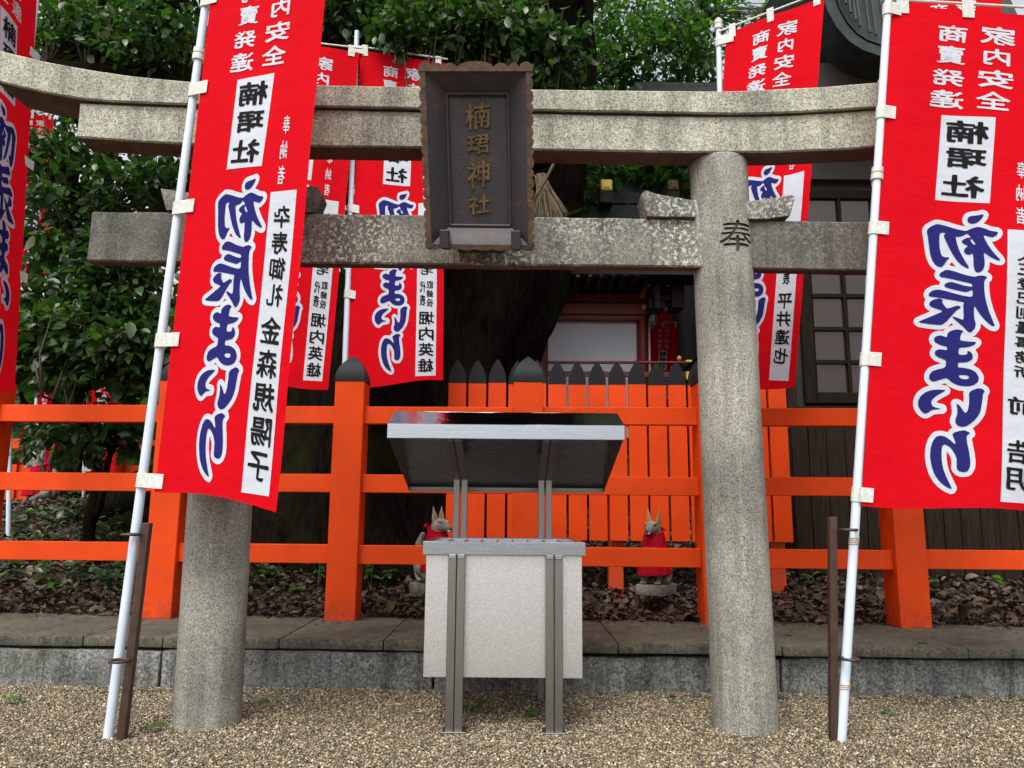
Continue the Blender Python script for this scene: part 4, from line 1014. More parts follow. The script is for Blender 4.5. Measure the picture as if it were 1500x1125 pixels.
    for sy in (-1, 1):
        mb = MB(); mb.tube([(-.05, 0, .735), (-.075, sy*.05, .76), (-.07, sy*.085, .735), (-.06, sy*.04, .72)], [.008, .022, .015, .006], 8); mb.build('bow', M['bib'], bib, smooth=True)
    root.location = loc; root.rotation_euler = (0, 0, yaw); root.scale = (s, s, s)
    return root
FH = .645
f2 = P(969, 874, 5.78); fox('stone fox statue with red bib between the rails, right of the offering box', (f2.x, 5.95, f2.z), 1, FH, R(238))
f1 = P(637, 890, 5.78); fox('stone fox statue with red bib peeking out left of the offering box rim', (f1.x-.04, 5.95, f2.z-.005), 1, FH*1.02, R(-38))
f3 = P(40, 740, 9.9); fox('far stone fox statue with red bib behind the leaves at the left', (P(55, 760, 9.9).x, 9.9, .98), 1, .78, R(190))

# ================================================================ SHRINE BUILDING (centre)
shr = thing('shrine_hall', 'dark red and white shrine hall with gilt rafter ends seen through the torii', 'shrine building')
SY = 9.6
def bxs(name, mat, x0, x1, y0, y1, Y, dep, parent=shr, bevel=.004):
    a = P(x0, y1, Y); b = P(x1, y0, Y); rf = 470 if y0 > 380 else (y0+y1)/2; mb = MB(); mb.box(P(x0, rf, Y).x, P(x1, rf, Y).x, Y, Y+dep, a.z, b.z); return mb.build(name, mat, parent, bevel=bevel)
bxs('wall', M['plaster'], 760, 952, 418, 640, SY+.12, .1)
bxs('dark_wall', M['darkwood'], 953, 1130, 300, 452, SY+3.5, .1)
bxs('frieze', simple('grey_plaster', (.10, .095, .10), .9), 790, 945, 411, 432, SY+.06, .05)
bxs('carved_beam', M['shrine_red'], 790, 948, 431, 441, SY, .11)
bxs('beam', M['shrine_red'], 786, 955, 445, 459, SY-.05, .18)
bxs('beam', M['shrine_red'], 786, 944, 460, 467, SY, .12)
bxs('post', M['shrine_red'], 788, 803, 459, 660, SY-.02, .16)
a = P(942, 640, SY); b = P(942, 400, SY); mb = MB(); mb.tube([(a.x, SY+.08, .6), (b.x, SY+.08, b.z)], .075, 20); mb.build('pillar', M['shrine_red'], shr, smooth='auto')
bxs('bracket_arm', M['gold_dull'], 938, 950, 405, 437, SY-.03, .05)
q = P(944, 450, SY-.07); mb = MB(); mb.tube([q, q-Vector((0, .02, 0)), q-Vector((0, .035, 0))], [.035, .03, .012], 16); mb.build('knob', M['gold'], shr, smooth='auto')
a = P(800, 531, SY-.5); b = P(1006, 531, SY-.5); mb = MB(); mb.tube([a, b], .018, 10); mb.build('handrail', M['shrine_red'], shr, smooth='auto')
bxs('handrail_beam', M['shrine_red'], 800, 1006, 545, 551, SY-.5, .04)
q = P(995, 526, SY-.5); mb = MB(); mb.tube([q-Vector((0, 0, .03)), q, q+Vector((0, 0, .02)), q+Vector((0, 0, .045))], [.012, .03, .03, .004], 12); mb.build('finial', M['gold_dull'], shr, smooth=True)
bxs('handrail_end', M['gold'], 1003, 1012, 527, 530, SY-.51, .04); bxs('handrail_end', M['gold'], 1003, 1012, 544, 556, SY-.51, .04)
for i, px in enumerate((813, 830, 847, 865, 882, 900, 917, 935, 952, 970, 987, 1004)):
    y = 403-i*.45
    r1 = bxs('rafter', M['darkwood'], px-2.6, px+2.6, y-2.5, y+3, SY-.8, .8, bevel=0); bxs('rafter_cap', M['gold_dull'], px-2.6, px+2.6, y-2.5, y+3, SY-.815, .013, parent=r1, bevel=0)
    r1 = bxs('rafter', M['darkwood'], px-4.6-i*.15, px+.4-i*.15, y+4, y+9.5, SY-.6, .6, bevel=0); bxs('rafter_cap', M['gold_dull'], px-4.6-i*.15, px+.4-i*.15, y+4, y+9.5, SY-.613, .011, parent=r1, bevel=0)
# bracket cluster on the right
for k, (x0, x1, y0, y1) in enumerate(((952, 1000, 420, 428), (958, 994, 432, 440), (952, 975, 441, 452), (985, 1004, 412, 450), (960, 968, 410, 452))):
    bxs('bracket', M['darkwood'], x0, x1, y0, y1, SY-.3-.06*k, .3)
# roof: eave slab rising to the ridge
def sweepx(name, mat, x0, x1, prof, th, parent):
    vs = []
    for x in (x0, x1):
        for (y, z) in prof: vs.append((x, y, z))
        for (y, z) in reversed(prof): vs.append((x, y, z-th))
    m_ = len(prof)*2; mb = MB(); mb.add(vs, [(i, (i+1) % m_, (i+1) % m_+m_, i+m_) for i in range(m_)]+[tuple(range(m_)), tuple(reversed(range(m_, 2*m_)))])
    return mb.build(name, mat, parent)
ez = P(900, 399, SY-.85).z
sweepx('roof', M['copper'], P(800, 400, SY).x, P(1300, 400, SY).x, [(SY-.85, ez+.06), (SY+.2, ez+.25), (SY+1.4, ez+.75), (SY+2.6, ez+1.6)], .08, shr)
sweepx('upper_roof', M['copper'], P(906, 300, 12.0).x, P(1500, 300, 12.0).x, [(11.7, P(900, 292, 11.7).z), (12.6, P(900, 292, 11.7).z+.7), (14, P(900, 292, 11.7).z+2.4)], .1, shr)
bxs('ridge_cap', M['copper'], 826, 1010, 284, 297, 11.6, .5); bxs('ridge_cap', M['copper'], 826, 1010, 301, 335, 11.5, .7)
bxs('ridge_cap', M['verdigris'], 930, 1060, 121, 127, 10.4, .4); bxs('ridge_cap', M['copper'], 924, 1070, 128, 140, 10.3, .6)
for px, mm in ((888.5, 'gold'), (986, 'bronze')):
    q = P(px, 271, 11.2); w = .09
    mb = MB(); mb.box(q.x-.085, q.x+.085, 11.22, 11.9, q.z-.085, q.z+.085); bl = mb.build('beam_end', M['darkwood'], shr, bevel=.005)
    mb = MB(); mb.box(q.x-w, q.x+w, 11.18, 11.217, q.z-w, q.z+w); mb.build('gilt_cap', M[mm], bl, bevel=.025)
    mb = MB(); mb.box(q.x-.05, q.x+.05, 11.165, 11.178, q.z-.05, q.z+.05); mb.build('gilt_boss', M[mm], bl, bevel=.008)
    mb = MB(); mb.box(q.x-.1, q.x+.1, 11.2, 11.49, q.z-.28, q.z-.092); mb.build('beam_block', M['darkwood'], bl, bevel=.004)

# ================================================================ TIMBER BUILDING (right)
hut = thing('timber_building', 'dark weathered timber building with lattice window and curved copper eave at the right', 'building')
HY = 6.75
x0w = P(1163, 700, HY).x
# vertical boards
bw = .165; x = x0w; i = 0
zt0 = P(1200, 604, HY).z
while x < 6.2:
    w = bw*random.uniform(.85, 1.1); mb = MB(); d = random.uniform(0, .008)
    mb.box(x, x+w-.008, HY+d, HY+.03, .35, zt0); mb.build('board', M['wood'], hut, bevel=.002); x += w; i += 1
mb = MB(); mb.box(x0w+.02, 6.2, HY+.035, HY+.1, .3, 4.9); mb.build('inner_wall', M['darkwood'], hut)
mb = MB(); mb.box(x0w-.02, x0w+.06, HY+.0, HY+.1, zt0+.002, 4.9); mb.build('corner_post', M['wood'], hut, bevel=.003)
mb = MB(); mb.box(x0w+.065, 6.2, HY-.02, HY+.03, zt0+.002, zt0+.05); mb.build('sill_beam', M['wood'], hut, bevel=.003)
def hx(name, mat, a0, a1, b0, b1, Y, dep, par=hut):
    a = P(a0, b1, Y); b = P(a1, b0, Y); mb = MB(); mb.box(P(a0, 433, Y).x, P(a1, 433, Y).x, Y, Y+dep, a.z, b.z); return mb.build(name, mat, par, bevel=.002)
win = hx('window', M['frame'], 1172, 1189, 286, 590, HY-.03, .05)
hx('window_frame', M['frame'], 1190, 1500, 577, 590, HY-.03, .05, win); hx('window_frame', M['frame'], 1190, 1500, 281, 290, HY-.03, .05, win)
for r_ in range(6):
    y = 290+48.5*r_
    if r_: hx('muntin', M['frame'], 1189, 1500, y-3, y, HY-.022, .03, win)
    for c in range(6):
        xx = 1189+50*c
        hx('pane', M['glass'], xx+1, xx+48, y+.5, y+45, HY+.005, .012, win)
        if r_ == 0 and c: hx('muntin', M['frame'], xx-3.5, xx+1, 291, 576, HY-.026, .03, win)
hx('lintel_beam', M['darkwood'], 1172, 1520, 240, 262, HY-.06, .08); hx('lintel_beam', M['darkwood'], 1172, 1520, 205, 222, HY-.04, .06)
# side wall that recedes, with a slatted opening
mb = MB(); mb.box(x0w-.02, x0w+.03, HY+.11, 9.4, .4, 1.0); mb.build('side_wall', M['wood'], hut)
for k in range(14):
    y = HY+.3+k*.33; mb = MB(); mb.box(x0w-.02, x0w+.02, y, y+.05, 1.005, 3.0); mb.build('side_slat', M['frame'], hut)
for z in (1.45, 1.95, 2.45, 3.02):
    mb = MB(); mb.box(x0w-.035, x0w-.022, HY+.12, HY+4.8, z-.02, z+.02); mb.build('side_rail', M['frame'], hut)
mb = MB(); mb.box(x0w+.031, x0w+.06, HY+.12, HY+7.5, 1.005, 5.2); mb.build('side_panel', M['darkwood'], hut)
# curved eave (karahafu): fascia lobes of copper with dark soffit
ep = [(1186, -120), (1196, -60), (1203, -15), (1212, 15), (1226, 40), (1244, 60), (1264, 73), (1290, 82), (1330, 88), (1400, 92), (1520, 96)]
EY = 5.9
fr = [P(a, b, EY) for a, b in ep]
th = .16
for lay, (t0, t1, yo) in enumerate(((0, .055, 0), (.058, .11, .03), (.113, .16, .06))):
    vs = []
    for i, p in enumerate(fr):
        t = (fr[min(i+1, len(fr)-1)]-fr[max(i-1, 0)]).normalized(); nr = Vector((-t.z, 0, t.x)); nr = nr if nr.z > 0 or nr.x > 0 else -nr
        nr = Vector((abs(t.z), 0, abs(t.x)))
        for (o_, y) in ((t0, EY+yo), (t1, EY+yo), (t1, EY+2.2), (t0, EY+2.2)): q = p+nr*o_; vs.append((q.x, y, q.z))
    k = len(fr); mb = MB(); mb.add(vs, [(i*4+j, i*4+(j+1) % 4, i*4+4+(j+1) % 4, i*4+4+j) for i in range(k-1) for j in range(4)]+[(0, 1, 2, 3), (k*4-1, k*4-2, k*4-3, k*4-4)])
    mb.build('eave_layer', M['verdigris'], hut, smooth='auto')
vs = []
for i, p in enumerate(fr):
    t = (fr[min(i+1, len(fr)-1)]-fr[max(i-1, 0)]).normalized(); nr = Vector((abs(t.z), 0, abs(t.x)))
    q = p+nr*.165; q = p+nr*.12; vs += [(q.x, EY+.02, q.z), (q.x, EY+1.0, q.z+3.0)]
mb = MB(); mb.add(vs, [(i*2, i*2+2, i*2+3, i*2+1) for i in range(len(fr)-1)]); mb.build('roof', M['copper'], hut, smooth=True)
for i in range(1, 14):   # standing seams of the roof
    f_ = i/14*(len(fr)-1); j = int(f_); t_ = f_-j; p = fr[j].lerp(fr[min(j+1, len(fr)-1)], t_); t = (fr[min(j+1, len(fr)-1)]-fr[j]).normalized(); nr = Vector((abs(t.z), 0, abs(t.x)))
    q = p+nr*.172; mb = MB(); mb.tube([(q.x, EY+.0, q.z), (q.x+.35, EY+.95, q.z+2.85)], .010, 6); mb.build('roof_seam', M['verdigris'], hut)
hx('gable_beam', M['darkwood'], 1206, 1520, 95, 130, HY-.5, .4); 

# ================================================================ FAR SHRINE FENCE (left)
ff = thing('far_fence', 'distant vermilion fence seen between the left rails and leaves', 'fence')
def ffx(name, x0, x1, y0, y1, Y, dep): 
    a = P(x0, y1, Y); b = P(x1, y0, Y); mb = MB(); mb.box(a.x, b.x, Y, Y+dep, a.z, b.z); mb.build(name, M['orange'], ff, bevel=.004)
for x0, x1 in ((14, 34), (100, 107), (170, 183), (-60, -40), (232, 246), (300, 314)): ffx('post', x0, x1, 600, 775, 11.2, .14)
for y0, y1 in ((646, 656), (684, 695), (720, 731)): ffx('rail', -120, 420, y0, y1, 11.25, .06)
ffx('rail', 60, 200, 700, 704, 11.0, .05)

# ================================================================ TREES
def leaf_template(kind=0):
    """unit leaf along +x, folded on its midrib with a drooping tip"""
    xs = [0, .22, .5, .78, 1.0]; ws = [.02, .21, .27, .17, .0]; zs = [0, .015, .0, -.04, -.11]
    V_ = []; 
    for x_, w_, z_ in zip(xs, ws, zs):
        if w_ > .01: V_ += [(x_, w_, z_+.06*w_/.27), (x_, 0, z_), (x_, -w_, z_+.06*w_/.27)]
        else: V_ += [(x_, 0, z_)]
    # indices: row0:0-2, row1:3-5, row2:6-8, row3:9-11, tip:12
    F_ = []
    for r_ in range(3):
        a = r_*3; F_ += [(a, a+3, a+4, a+1), (a+1, a+4, a+5, a+2)]
    T_ = [(9, 12, 10), (10, 12, 11)]
    return np.array(V_), F_, T_
LV, LF4, LF3 = leaf_template()
LT = np.array([t for f in LF4 for t in ((f[0], f[1], f[2]), (f[0], f[2], f[3]))] + LF3)
LVs = np.array([(0, 0, 0), (.45, .26, .02), (1, 0, -.1), (.45, -.26, .02), (.5, 0, -.02)]); LTs = np.array([(0, 1, 4), (1, 2, 4), (2, 3, 4), (3, 0, 4)])
def basis(dirs, ups):
    x = dirs/np.linalg.norm(dirs, axis=1, keepdims=True); y = np.cross(ups, x); y /= np.linalg.norm(y, axis=1, keepdims=True)+1e-9; z = np.cross(x, y)
    return np.stack([x, y, z], 2)   # columns
def leaves_mesh(name, pos, dirs, ups, size, mat, parent, simple_=False):
    T = LVs if simple_ else LV; Fc = LTs if simple_ else LT
    B = basis(dirs, ups); V_ = np.einsum('nij,kj->nki', B, T)*size[:, None, None]+pos[:, None, :]
    n_ = len(pos); k = len(T); Fx = (Fc[None]+(np.arange(n_)*k)[:, None, None]).reshape(-1, 3)
    return fromnp(name, V_.reshape(-1, 3), Fx, mat, parent, smooth=not simple_)
leaf_me = bpy.data.meshes.new('leaf'); leaf_me.from_pydata([tuple(v) for v in LV], [], [tuple(f) for f in LF4]+[tuple(f) for f in LF3]); leaf_me.materials.append(M['leaf'])
leaf_me.polygons.foreach_set('use_smooth', [True]*len(leaf_me.polygons))
def clumps(ells, per, spread, size, rng, droop=.35):
    """ells: (centre, radii, number of clumps). returns pos, dirs, ups, size, clump centres"""
    PO, DI, UP, SZ, CC = [], [], [], [], []
    for c, r_, k in ells:
        c = np.array(c); r_ = np.array(r_)
        d = rng.normal(size=(k, 3)); d /= np.linalg.norm(d, axis=1, keepdims=True); rad = rng.random(k)**.45
        cc = c+d*rad[:, None]*r_; CC.append(cc)
        for q, dd in zip(cc, d):
            m_ = per+int(rng.integers(-per//3, per//3+1)); ax = dd*.5+rng.normal(size=3)*.6+np.array([0, -.25, -.1]); ax /= np.linalg.norm(ax)
            t = rng.random(m_); off = ax*spread*(t[:, None]*1.6-.5)+rng.normal(size=(m_, 3))*spread*.33
            PO.append(q+off); ang = rng.normal(size=(m_, 3))*.8+ax*.8+np.array([0, -.15, -droop]); DI.append(ang)
            UP.append(np.array([0, -.2, 1])+rng.normal(size=(m_, 3))*.55); SZ.append(size*np.clip(rng.normal(.92, .27, m_), .4, 1.5))
    return np.concatenate(PO), np.concatenate(DI), np.concatenate(UP), np.concatenate(SZ), np.concatenate(CC)
def proj(p):
    d = p-np.array(CAM); zc = d@np.array(fw); return 750+F_PX*(d@np.array(rt))/zc, 562.5-F_PX*(d@np.array(up))/zc, zc
def foliage(parent, ells, per, spread, size, rng, limbs, nsep=300, mat='leaf', twigs=True, simple_=False, cut=None):
    po, di, up_, sz, cc = clumps(ells, per, spread, size, rng)
    if cut is not None:
        k = cut(po); po, di, up_, sz = po[k], di[k], up_[k], sz[k]
        cc = cc[cut(cc)]
    di = di/np.linalg.norm(di, axis=1, keepdims=True)
    if nsep:
        x_, y_, z_ = proj(po); vis = (x_ > 0) & (x_ < 1500) & (y_ > 0) & (y_ < 800); score = np.where(vis, z_, 99); order = np.argsort(score)[:nsep]
        B = basis(di[order], up_[order])
        for q, b_, s_ in zip(po[order], B, sz[order]):
            o = bpy.data.objects.new('leaf', leaf_me); COL.objects.link(o); o.parent = parent
            m_ = Matrix([list(b_[r__]*s_)+[q[r__]] for r__ in range(3)]+[[0, 0, 0, 1]]); o.matrix_local = m_
        keep = np.ones(len(po), bool); keep[order] = False; po, di, up_, sz = po[keep], di[keep], up_[keep], sz[keep]
    tag(leaves_mesh('foliage', po, di, up_, sz, M[mat], parent, simple_), kind='stuff')
    if twigs and limbs:
        lim = np.array([p for l_ in limbs for p in l_]); mb = MB()
        for q in cc[::2]:
            j = np.argmin(((lim-q)**2).sum(1)); a = Vector(lim[j]); b = Vector(q)
            if (b-a).length > 2.2: continue
            mid = a.lerp(b, .5)+Vector(rng.normal(size=3)*.06)+Vector((0, 0, .06)); mb.tube([a, mid, b, b+(b-mid)*.3], [.012, .008, .005, .002], 5)
        if mb.v: tag(mb.build('twigs', M['twig'], parent, smooth=True), kind='stuff')
    return po
def trunk_mesh(name, path, parent, mat='bark', lobes=7, lob=.10, nn=72, seed=0., fine=1.0):
    """path: (x, y, z, r)"""
    arr = np.array(path); L_ = np.concatenate([[0], np.cumsum(np.linalg.norm(np.diff(arr[:, :3], axis=0), axis=1))]); k = max(8, int(L_[-1]/.07)); T = np.linspace(0, L_[-1], k)
    C_ = [np.interp(T, L_, arr[:, i]) for i in range(4)]
    for _ in range(8):
        for c in C_: c[1:-1] = (c[:-2]+2*c[1:-1]+c[2:])/4
    vs = []
    for i in range(k):
        for j in range(nn):
            a = 2*math.pi*j/nn; r_ = C_[3][i]
            fl = 1+lob*math.sin(lobes*a+1.3*C_[2][i]*.35+seed)*(1-.6*i/k)
            q = Vector((math.cos(a)*4*fine, math.sin(a)*4*fine, C_[2][i]*.9+seed)); fl += .05*noise.noise(q)+.035*noise.noise(q*3.3)+.05*noise.noise(Vector((q.x*5, q.y*5, q.z*1.3)))
            vs.append((C_[0][i]+math.cos(a)*r_*fl, C_[1][i]+math.sin(a)*r_*fl, C_[2][i]))
    mb = MB(); mb.add(vs, [(i*nn+j, i*nn+(j+1) % nn, (i+1)*nn+(j+1) % nn, (i+1)*nn+j) for i in range(k-1) for j in range(nn)]); return mb.build(name, M[mat], parent, smooth=True)
def limb(parent, pts, r0_, r1_, name='limb', n_=10, seed=0):
    pts = [Vector(p) for p in pts]; out = []
    for i in range(len(pts)-1):
        for t in (0, .25, .5, .75): out.append(pts[i].lerp(pts[i+1], t))
    out.append(pts[-1])
    out = [p+noise.noise_vector(p*1.7+Vector((seed, 0, 0)))*.08*(0 if i == 0 else 1) for i, p in enumerate(out)]
    k = len(out); mb = MB(); mb.tube(out, [r0_+(r1_-r0_)*i/(k-1) for i in range(k)], n_); mb.build(name, M['bark'], parent, smooth=True); return [tuple(p) for p in out]

rg = np.random.default_rng(11)
# --- the great camphor
cam_t = thing('camphor_tree', 'huge old camphor tree with dark ridged trunk behind the fence and plaque', 'tree')
cxm = P(598, 700, 8.0).x
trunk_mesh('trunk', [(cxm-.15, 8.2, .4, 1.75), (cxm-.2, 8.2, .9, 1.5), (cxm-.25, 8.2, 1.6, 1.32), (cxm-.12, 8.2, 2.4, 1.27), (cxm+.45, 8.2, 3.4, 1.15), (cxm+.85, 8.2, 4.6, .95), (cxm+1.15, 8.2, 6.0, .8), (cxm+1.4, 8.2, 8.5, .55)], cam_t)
ra = P(300, 640, 8.1); rb_ = P(120, 760, 8.3)
limb(cam_t, [(cxm-.9, 8.0, 1.6), (ra.x, 8.0, 1.35), (P(190, 720, 8.0).x, 8.0, 1.12), (P(110, 770, 8.0).x, 8.0, .78)], .42, .13, 'root', 18)
limb(cam_t, [(cxm-.7, 7.7, 1.1), (P(260, 770, 7.6).x, 7.6, .95), (P(150, 745, 7.6).x, 7.7, .82)], .25, .08, 'root', 14, 3)
lims = []
b0 = (cxm+.85, 8.0, 4.4)
lims.append(limb(cam_t, [b0, (cxm-.8, 7.0, 4.6), (-2.6, 6.4, 4.7), (-4.2, 6.3, 4.9)], .22, .05))
lims.append(limb(cam_t, [b0, (0, 6.9, 4.3), (.3, 6.2, 4.0), (-.8, 5.9, 4.05)], .16, .03, seed=2))
lims.append(limb(cam_t, [(cxm+1.1, 8.2, 5.4), (1.2, 7.4, 4.9), (2.0, 7.0, 4.7), (3.4, 7.2, 4.9)], .18, .04, seed=5))
lims.append(limb(cam_t, [b0, (-.5, 6.6, 3.9), (-1.0, 6.3, 3.85), (-1.6, 6.2, 4.1)], .1, .02, seed=6))
lims.append(limb(cam_t, [(cxm+.6, 7.3, 3.7), (.35, 6.5, 3.5), (.6, 6.0, 3.45)], .06, .015, seed=9))
def el(px, py, Y, rx, ry, rz, k): q = P(px, py, Y); return ((q.x, q.y, q.z), (rx, ry, rz), k)
E1 = [el(90, 75, 6.9, .35, .4, .22, 40), el(235, 15, 6.6, .3, .4, .25, 35), el(560, 20, 6.3, .65, .5, .38, 150), el(690, 60, 6.1, .75, .4, .22, 120), el(800, 90, 6.2, .30, .4, .28, 60), el(480, 40, 6.5, .4, .4, .3, 60), el(600, 70, 6.0, .5, .3, .2, 60),
      el(150, 70, 6.6, .6, .5, .30, 70), el(230, 70, 6.3, .40, .4, .32, 55), el(170, 0, 6.8, .6, .5, .4, 50), el(860, 150, 6.6, .15, .2, .12, 10), el(745, 15, 6.3, .4, .4, .35, 60)]
foliage(cam_t, E1, 20, .17, .098, rg, lims)
E2 = [((-2, 9, 8.2), (5, 3.2, 1.6), 1300), ((-5.5, 9.5, 6.8), (2.5, 3, 2), 700), ((-1.5, 7.0, 6.6), (3, 1.2, .8), 350)]  # unseen upper crown above the frame, added to shade the background
foliage(cam_t, E2, 14, .35, .24, rg, None, nsep=0, mat='leaf_far', simple_=True, cut=lambda p: proj(p)[1] < -60)
# --- the laurel bush tree at the left
lb = thing('evergreen_bush', 'tall glossy evergreen bush leaning over the fence rail at the left', 'bush')
bx0 = P(120, 800, 6.7)
l2 = [limb(lb, [(bx0.x-.1, 6.9, .5), (bx0.x, 6.8, 1.3), (bx0.x-.15, 6.7, 2.2), (bx0.x-.3, 6.6, 3.1)], .06, .015),
      limb(lb, [(bx0.x, 6.85, .9), (bx0.x+.35, 6.5, 1.6), (bx0.x+.55, 6.3, 2.3)], .035, .01, seed=3),
      limb(lb, [(bx0.x-.05, 6.8, 1.4), (bx0.x-.5, 6.4, 1.9), (bx0.x-.7, 6.3, 2.4)], .03, .01, seed=5),
      limb(lb, [(bx0.x, 6.8, 1.6), (bx0.x+.2, 6.1, 1.75), (bx0.x+.1, 5.8, 1.8)], .02, .008, seed=8)]
E3 = [el(130, 500, 6.2, .60, .35, .40, 130), el(70, 470, 6.4, .42, .4, .5, 70), el(170, 410, 6.3, .40, .35, .4, 60), el(100, 330, 6.5, .5, .4, .40, 52), el(170, 270, 6.6, .45, .4, .32, 32), el(70, 240, 6.5, .35, .3, .32, 34), el(215, 520, 6.2, .18, .3, .35, 40),
      el(120, 640, 6.6, .55, .3, .11, 26), el(200, 630, 6.7, .25, .3, .12, 12), el(235, 290, 6.6, .2, .3, .3, 20)]
foliage(lb, E3, 20, .15, .105, rg, l2)
# --- trees farther back
def back_tree(label, base, h, r_, ells, seed, per=16, size=.17, spread=.28, n2='tree'):
    t = thing('background_tree', label, n2, 'trees behind the shrine')
    g0 = np.random.default_rng(seed); x, y = base; z0 = 1.0
    trunk_mesh('trunk', [(x, y, z0-.2, r_*1.3), (x+.1, y, z0+1, r_), (x+.2, y, z0+h*.5, r_*.8), (x+.1, y, z0+h, r_*.35)], t, nn=20, lob=.04, seed=seed)
    ls = []
    for c, rr_, k in ells[:5]: ls.append(limb(t, [(x+.15, y, min(c[2]-.5, z0+h*.75)), ((x+c[0])/2, (y+c[1])/2, c[2]-.3), (c[0], c[1], c[2])], r_*.3, r_*.08, seed=seed+c[0]))
    foliage(t, ells, per, spread, size, g0, ls, nsep=0, mat='leaf_far', twigs=True, simple_=True)
back_tree('leafy tree with bright sky gaps above the lintel right of the trunk', (P(860, 700, 11).x, 12.3), 7, .2,
          [el(960, 60, 11.5, 1.2, .8, .9, 150), el(900, 110, 11.8, .7, .7, .6, 70), el(1030, 20, 12, .8, .8, .8, 90), el(880, 0, 12, .8, .8, .8, 70), el(860, 250, 11.5, .5, .6, .5, 60), el(1010, 110, 12.4, .5, .5, .5, 40), el(940, -80, 12.5, 1.8, 1, .8, 120), el(1180, 30, 12.5, 1.0, .8, 1.0, 90)], 21, size=.14, spread=.24)
back_tree('pale leafed tree behind the bush at the upper left', (P(60, 700, 10.5).x, 11.0), 7, .22,
          [el(100, 150, 10.5, 1.3, .8, .9, 60), el(240, 300, 10.5, .7, .6, 1.1, 60), el(30, 350, 11, .9, .7, 1.2, 70), el(170, 10, 11, 1.5, .8, .8, 60), el(260, 90, 10.5, .8, .6, .8, 50), el(330, 200, 11, .8, .8, 1.2, 110)], 22)
back_tree('dark spreading tree behind the huge trunk', (P(420, 700, 13).x, 13.6), 7, .3,
          [el(430, 200, 13, 1.8, 1, 1.8, 260), el(420, 420, 13, 1.6, 1, 1.6, 220), el(640, 150, 12.5, 1.6, 1, 1.8, 220), el(300, 500, 13.5, 1.6, 1, 1.2, 150), el(840, 260, 13.5, .8, 1, .6, 90)], 23, size=.24, spread=.4)
back_tree('tall dark tree behind the timber building', (5.2, 12.5), 8, .3,
          [((4.0, 12, 6.5), (2, 1.2, 1.8), 200), ((6, 12, 6), (2, 1.2, 2), 150), ((2.8, 13, 7.5), (1.6, 1.2, 1.2), 100)], 24, size=.24, spread=.4)
# far woodland
n = 9000; g = np.random.default_rng(5); th_ = g.uniform(R(25), R(155), n); rr2 = g.uniform(20, 27, n); zz2 = 1+g.random(n)**1.3*6.0*(.6+.4*np.sin(th_*9)**2)
po = np.stack([np.cos(th_)*rr2, np.sin(th_)*rr2, zz2], 1)
tag(leaves_mesh('far_woodland', po, g.normal(size=(n, 3)), g.normal(size=(n, 3)), g.uniform(.6, 1.3, n), M['leaf_far'], None, True), 'mass of dark green trees beyond the shrine', kind='stuff')

# straw broom hanging beside the plaque
br_ = thing('straw_broom', 'worn straw broom hanging brush down behind the beam right of the plaque', 'broom')
bt = P(793, 256, 5.2); g = np.random.default_rng(3); mb = MB()
for k in range(150):
    a = g.uniform(-1, 1); q = P(806+a*26+g.normal()*2, 322+g.uniform(-10, 14)-abs(a)*4, 5.2+g.uniform(-.06, .06)); b0_ = bt+Vector((g.normal()*.015, g.normal()*.015, 0))
    mb.tube([b0_, b0_.lerp(q, .5)+Vector((g.normal()*.006, g.normal()*.006, 0)), q], [.0035, .0028, .0012], 4)
tag(mb.build('bristles', M['straw'], br_), kind='stuff')
mb = MB(); mb.tube([P(776, 306, 5.12), P(800, 262, 5.12), P(813, 236, 5.14), P(840, 190, 5.2)], [.009, .011, .011, .01], 8); mb.build('handle', M['twig'], br_, smooth=True)

# ================================================================ LITTER, SEEDLINGS, FALLEN LEAVES
n = 36000; g = np.random.default_rng(17)
lx = g.uniform(-5.5, 6.0, n); ly = 5.16+(g.random(n)**1.25)*4.6
yk = 5.44+YAW*lx+.05*np.sin(lx*5); keep = ly > yk; lx, ly = lx[keep], ly[keep]; n = len(lx)
lz = ground_h(lx, ly)+.012+.045*g.random(n)
dn = g.normal(size=(n, 3))*np.array([1, 1, .28]); un = np.array([0, 0, 1])+g.normal(size=(n, 3))*.42
LV_save = LV.copy(); LV[:, 2] = -.25*(LV[:, 0]-.5)**2*4*.5+abs(LV[:, 1])*.45
o = leaves_mesh('leaf_litter', np.stack([lx, ly, lz], 1), dn, un, np.clip(g.lognormal(-2.82, .34, n), .03, .14), M['litter'], None); LV[:] = LV_save
tag(o, kind='stuff')
# crumbs of leaf and bark on the slab and along the foot of the kerb
n = 900; dx = g.uniform(-4.2, 4.4, n); cl = g.random(n) < .45
dy = np.where(cl, 4.47+YAW*.4*dx-abs(g.normal(size=n))*.05, 5.42+YAW*dx-abs(g.normal(size=n))*.16); dz = np.where(cl, .016, .284)
keep = (dy > 4.56+YAW*dx) | cl
dx, dy, dz = dx[keep], dy[keep], dz[keep]; n = len(dx)
tag(leaves_mesh('leaf_crumbs', np.stack([dx, dy, dz], 1), g.normal(size=(n, 3))*np.array([1, 1, .1]), np.array([0, 0, 1])+g.normal(size=(n, 3))*.2, np.clip(g.lognormal(-3.9, .45, n), .008, .05), M['litter'], None), kind='stuff')
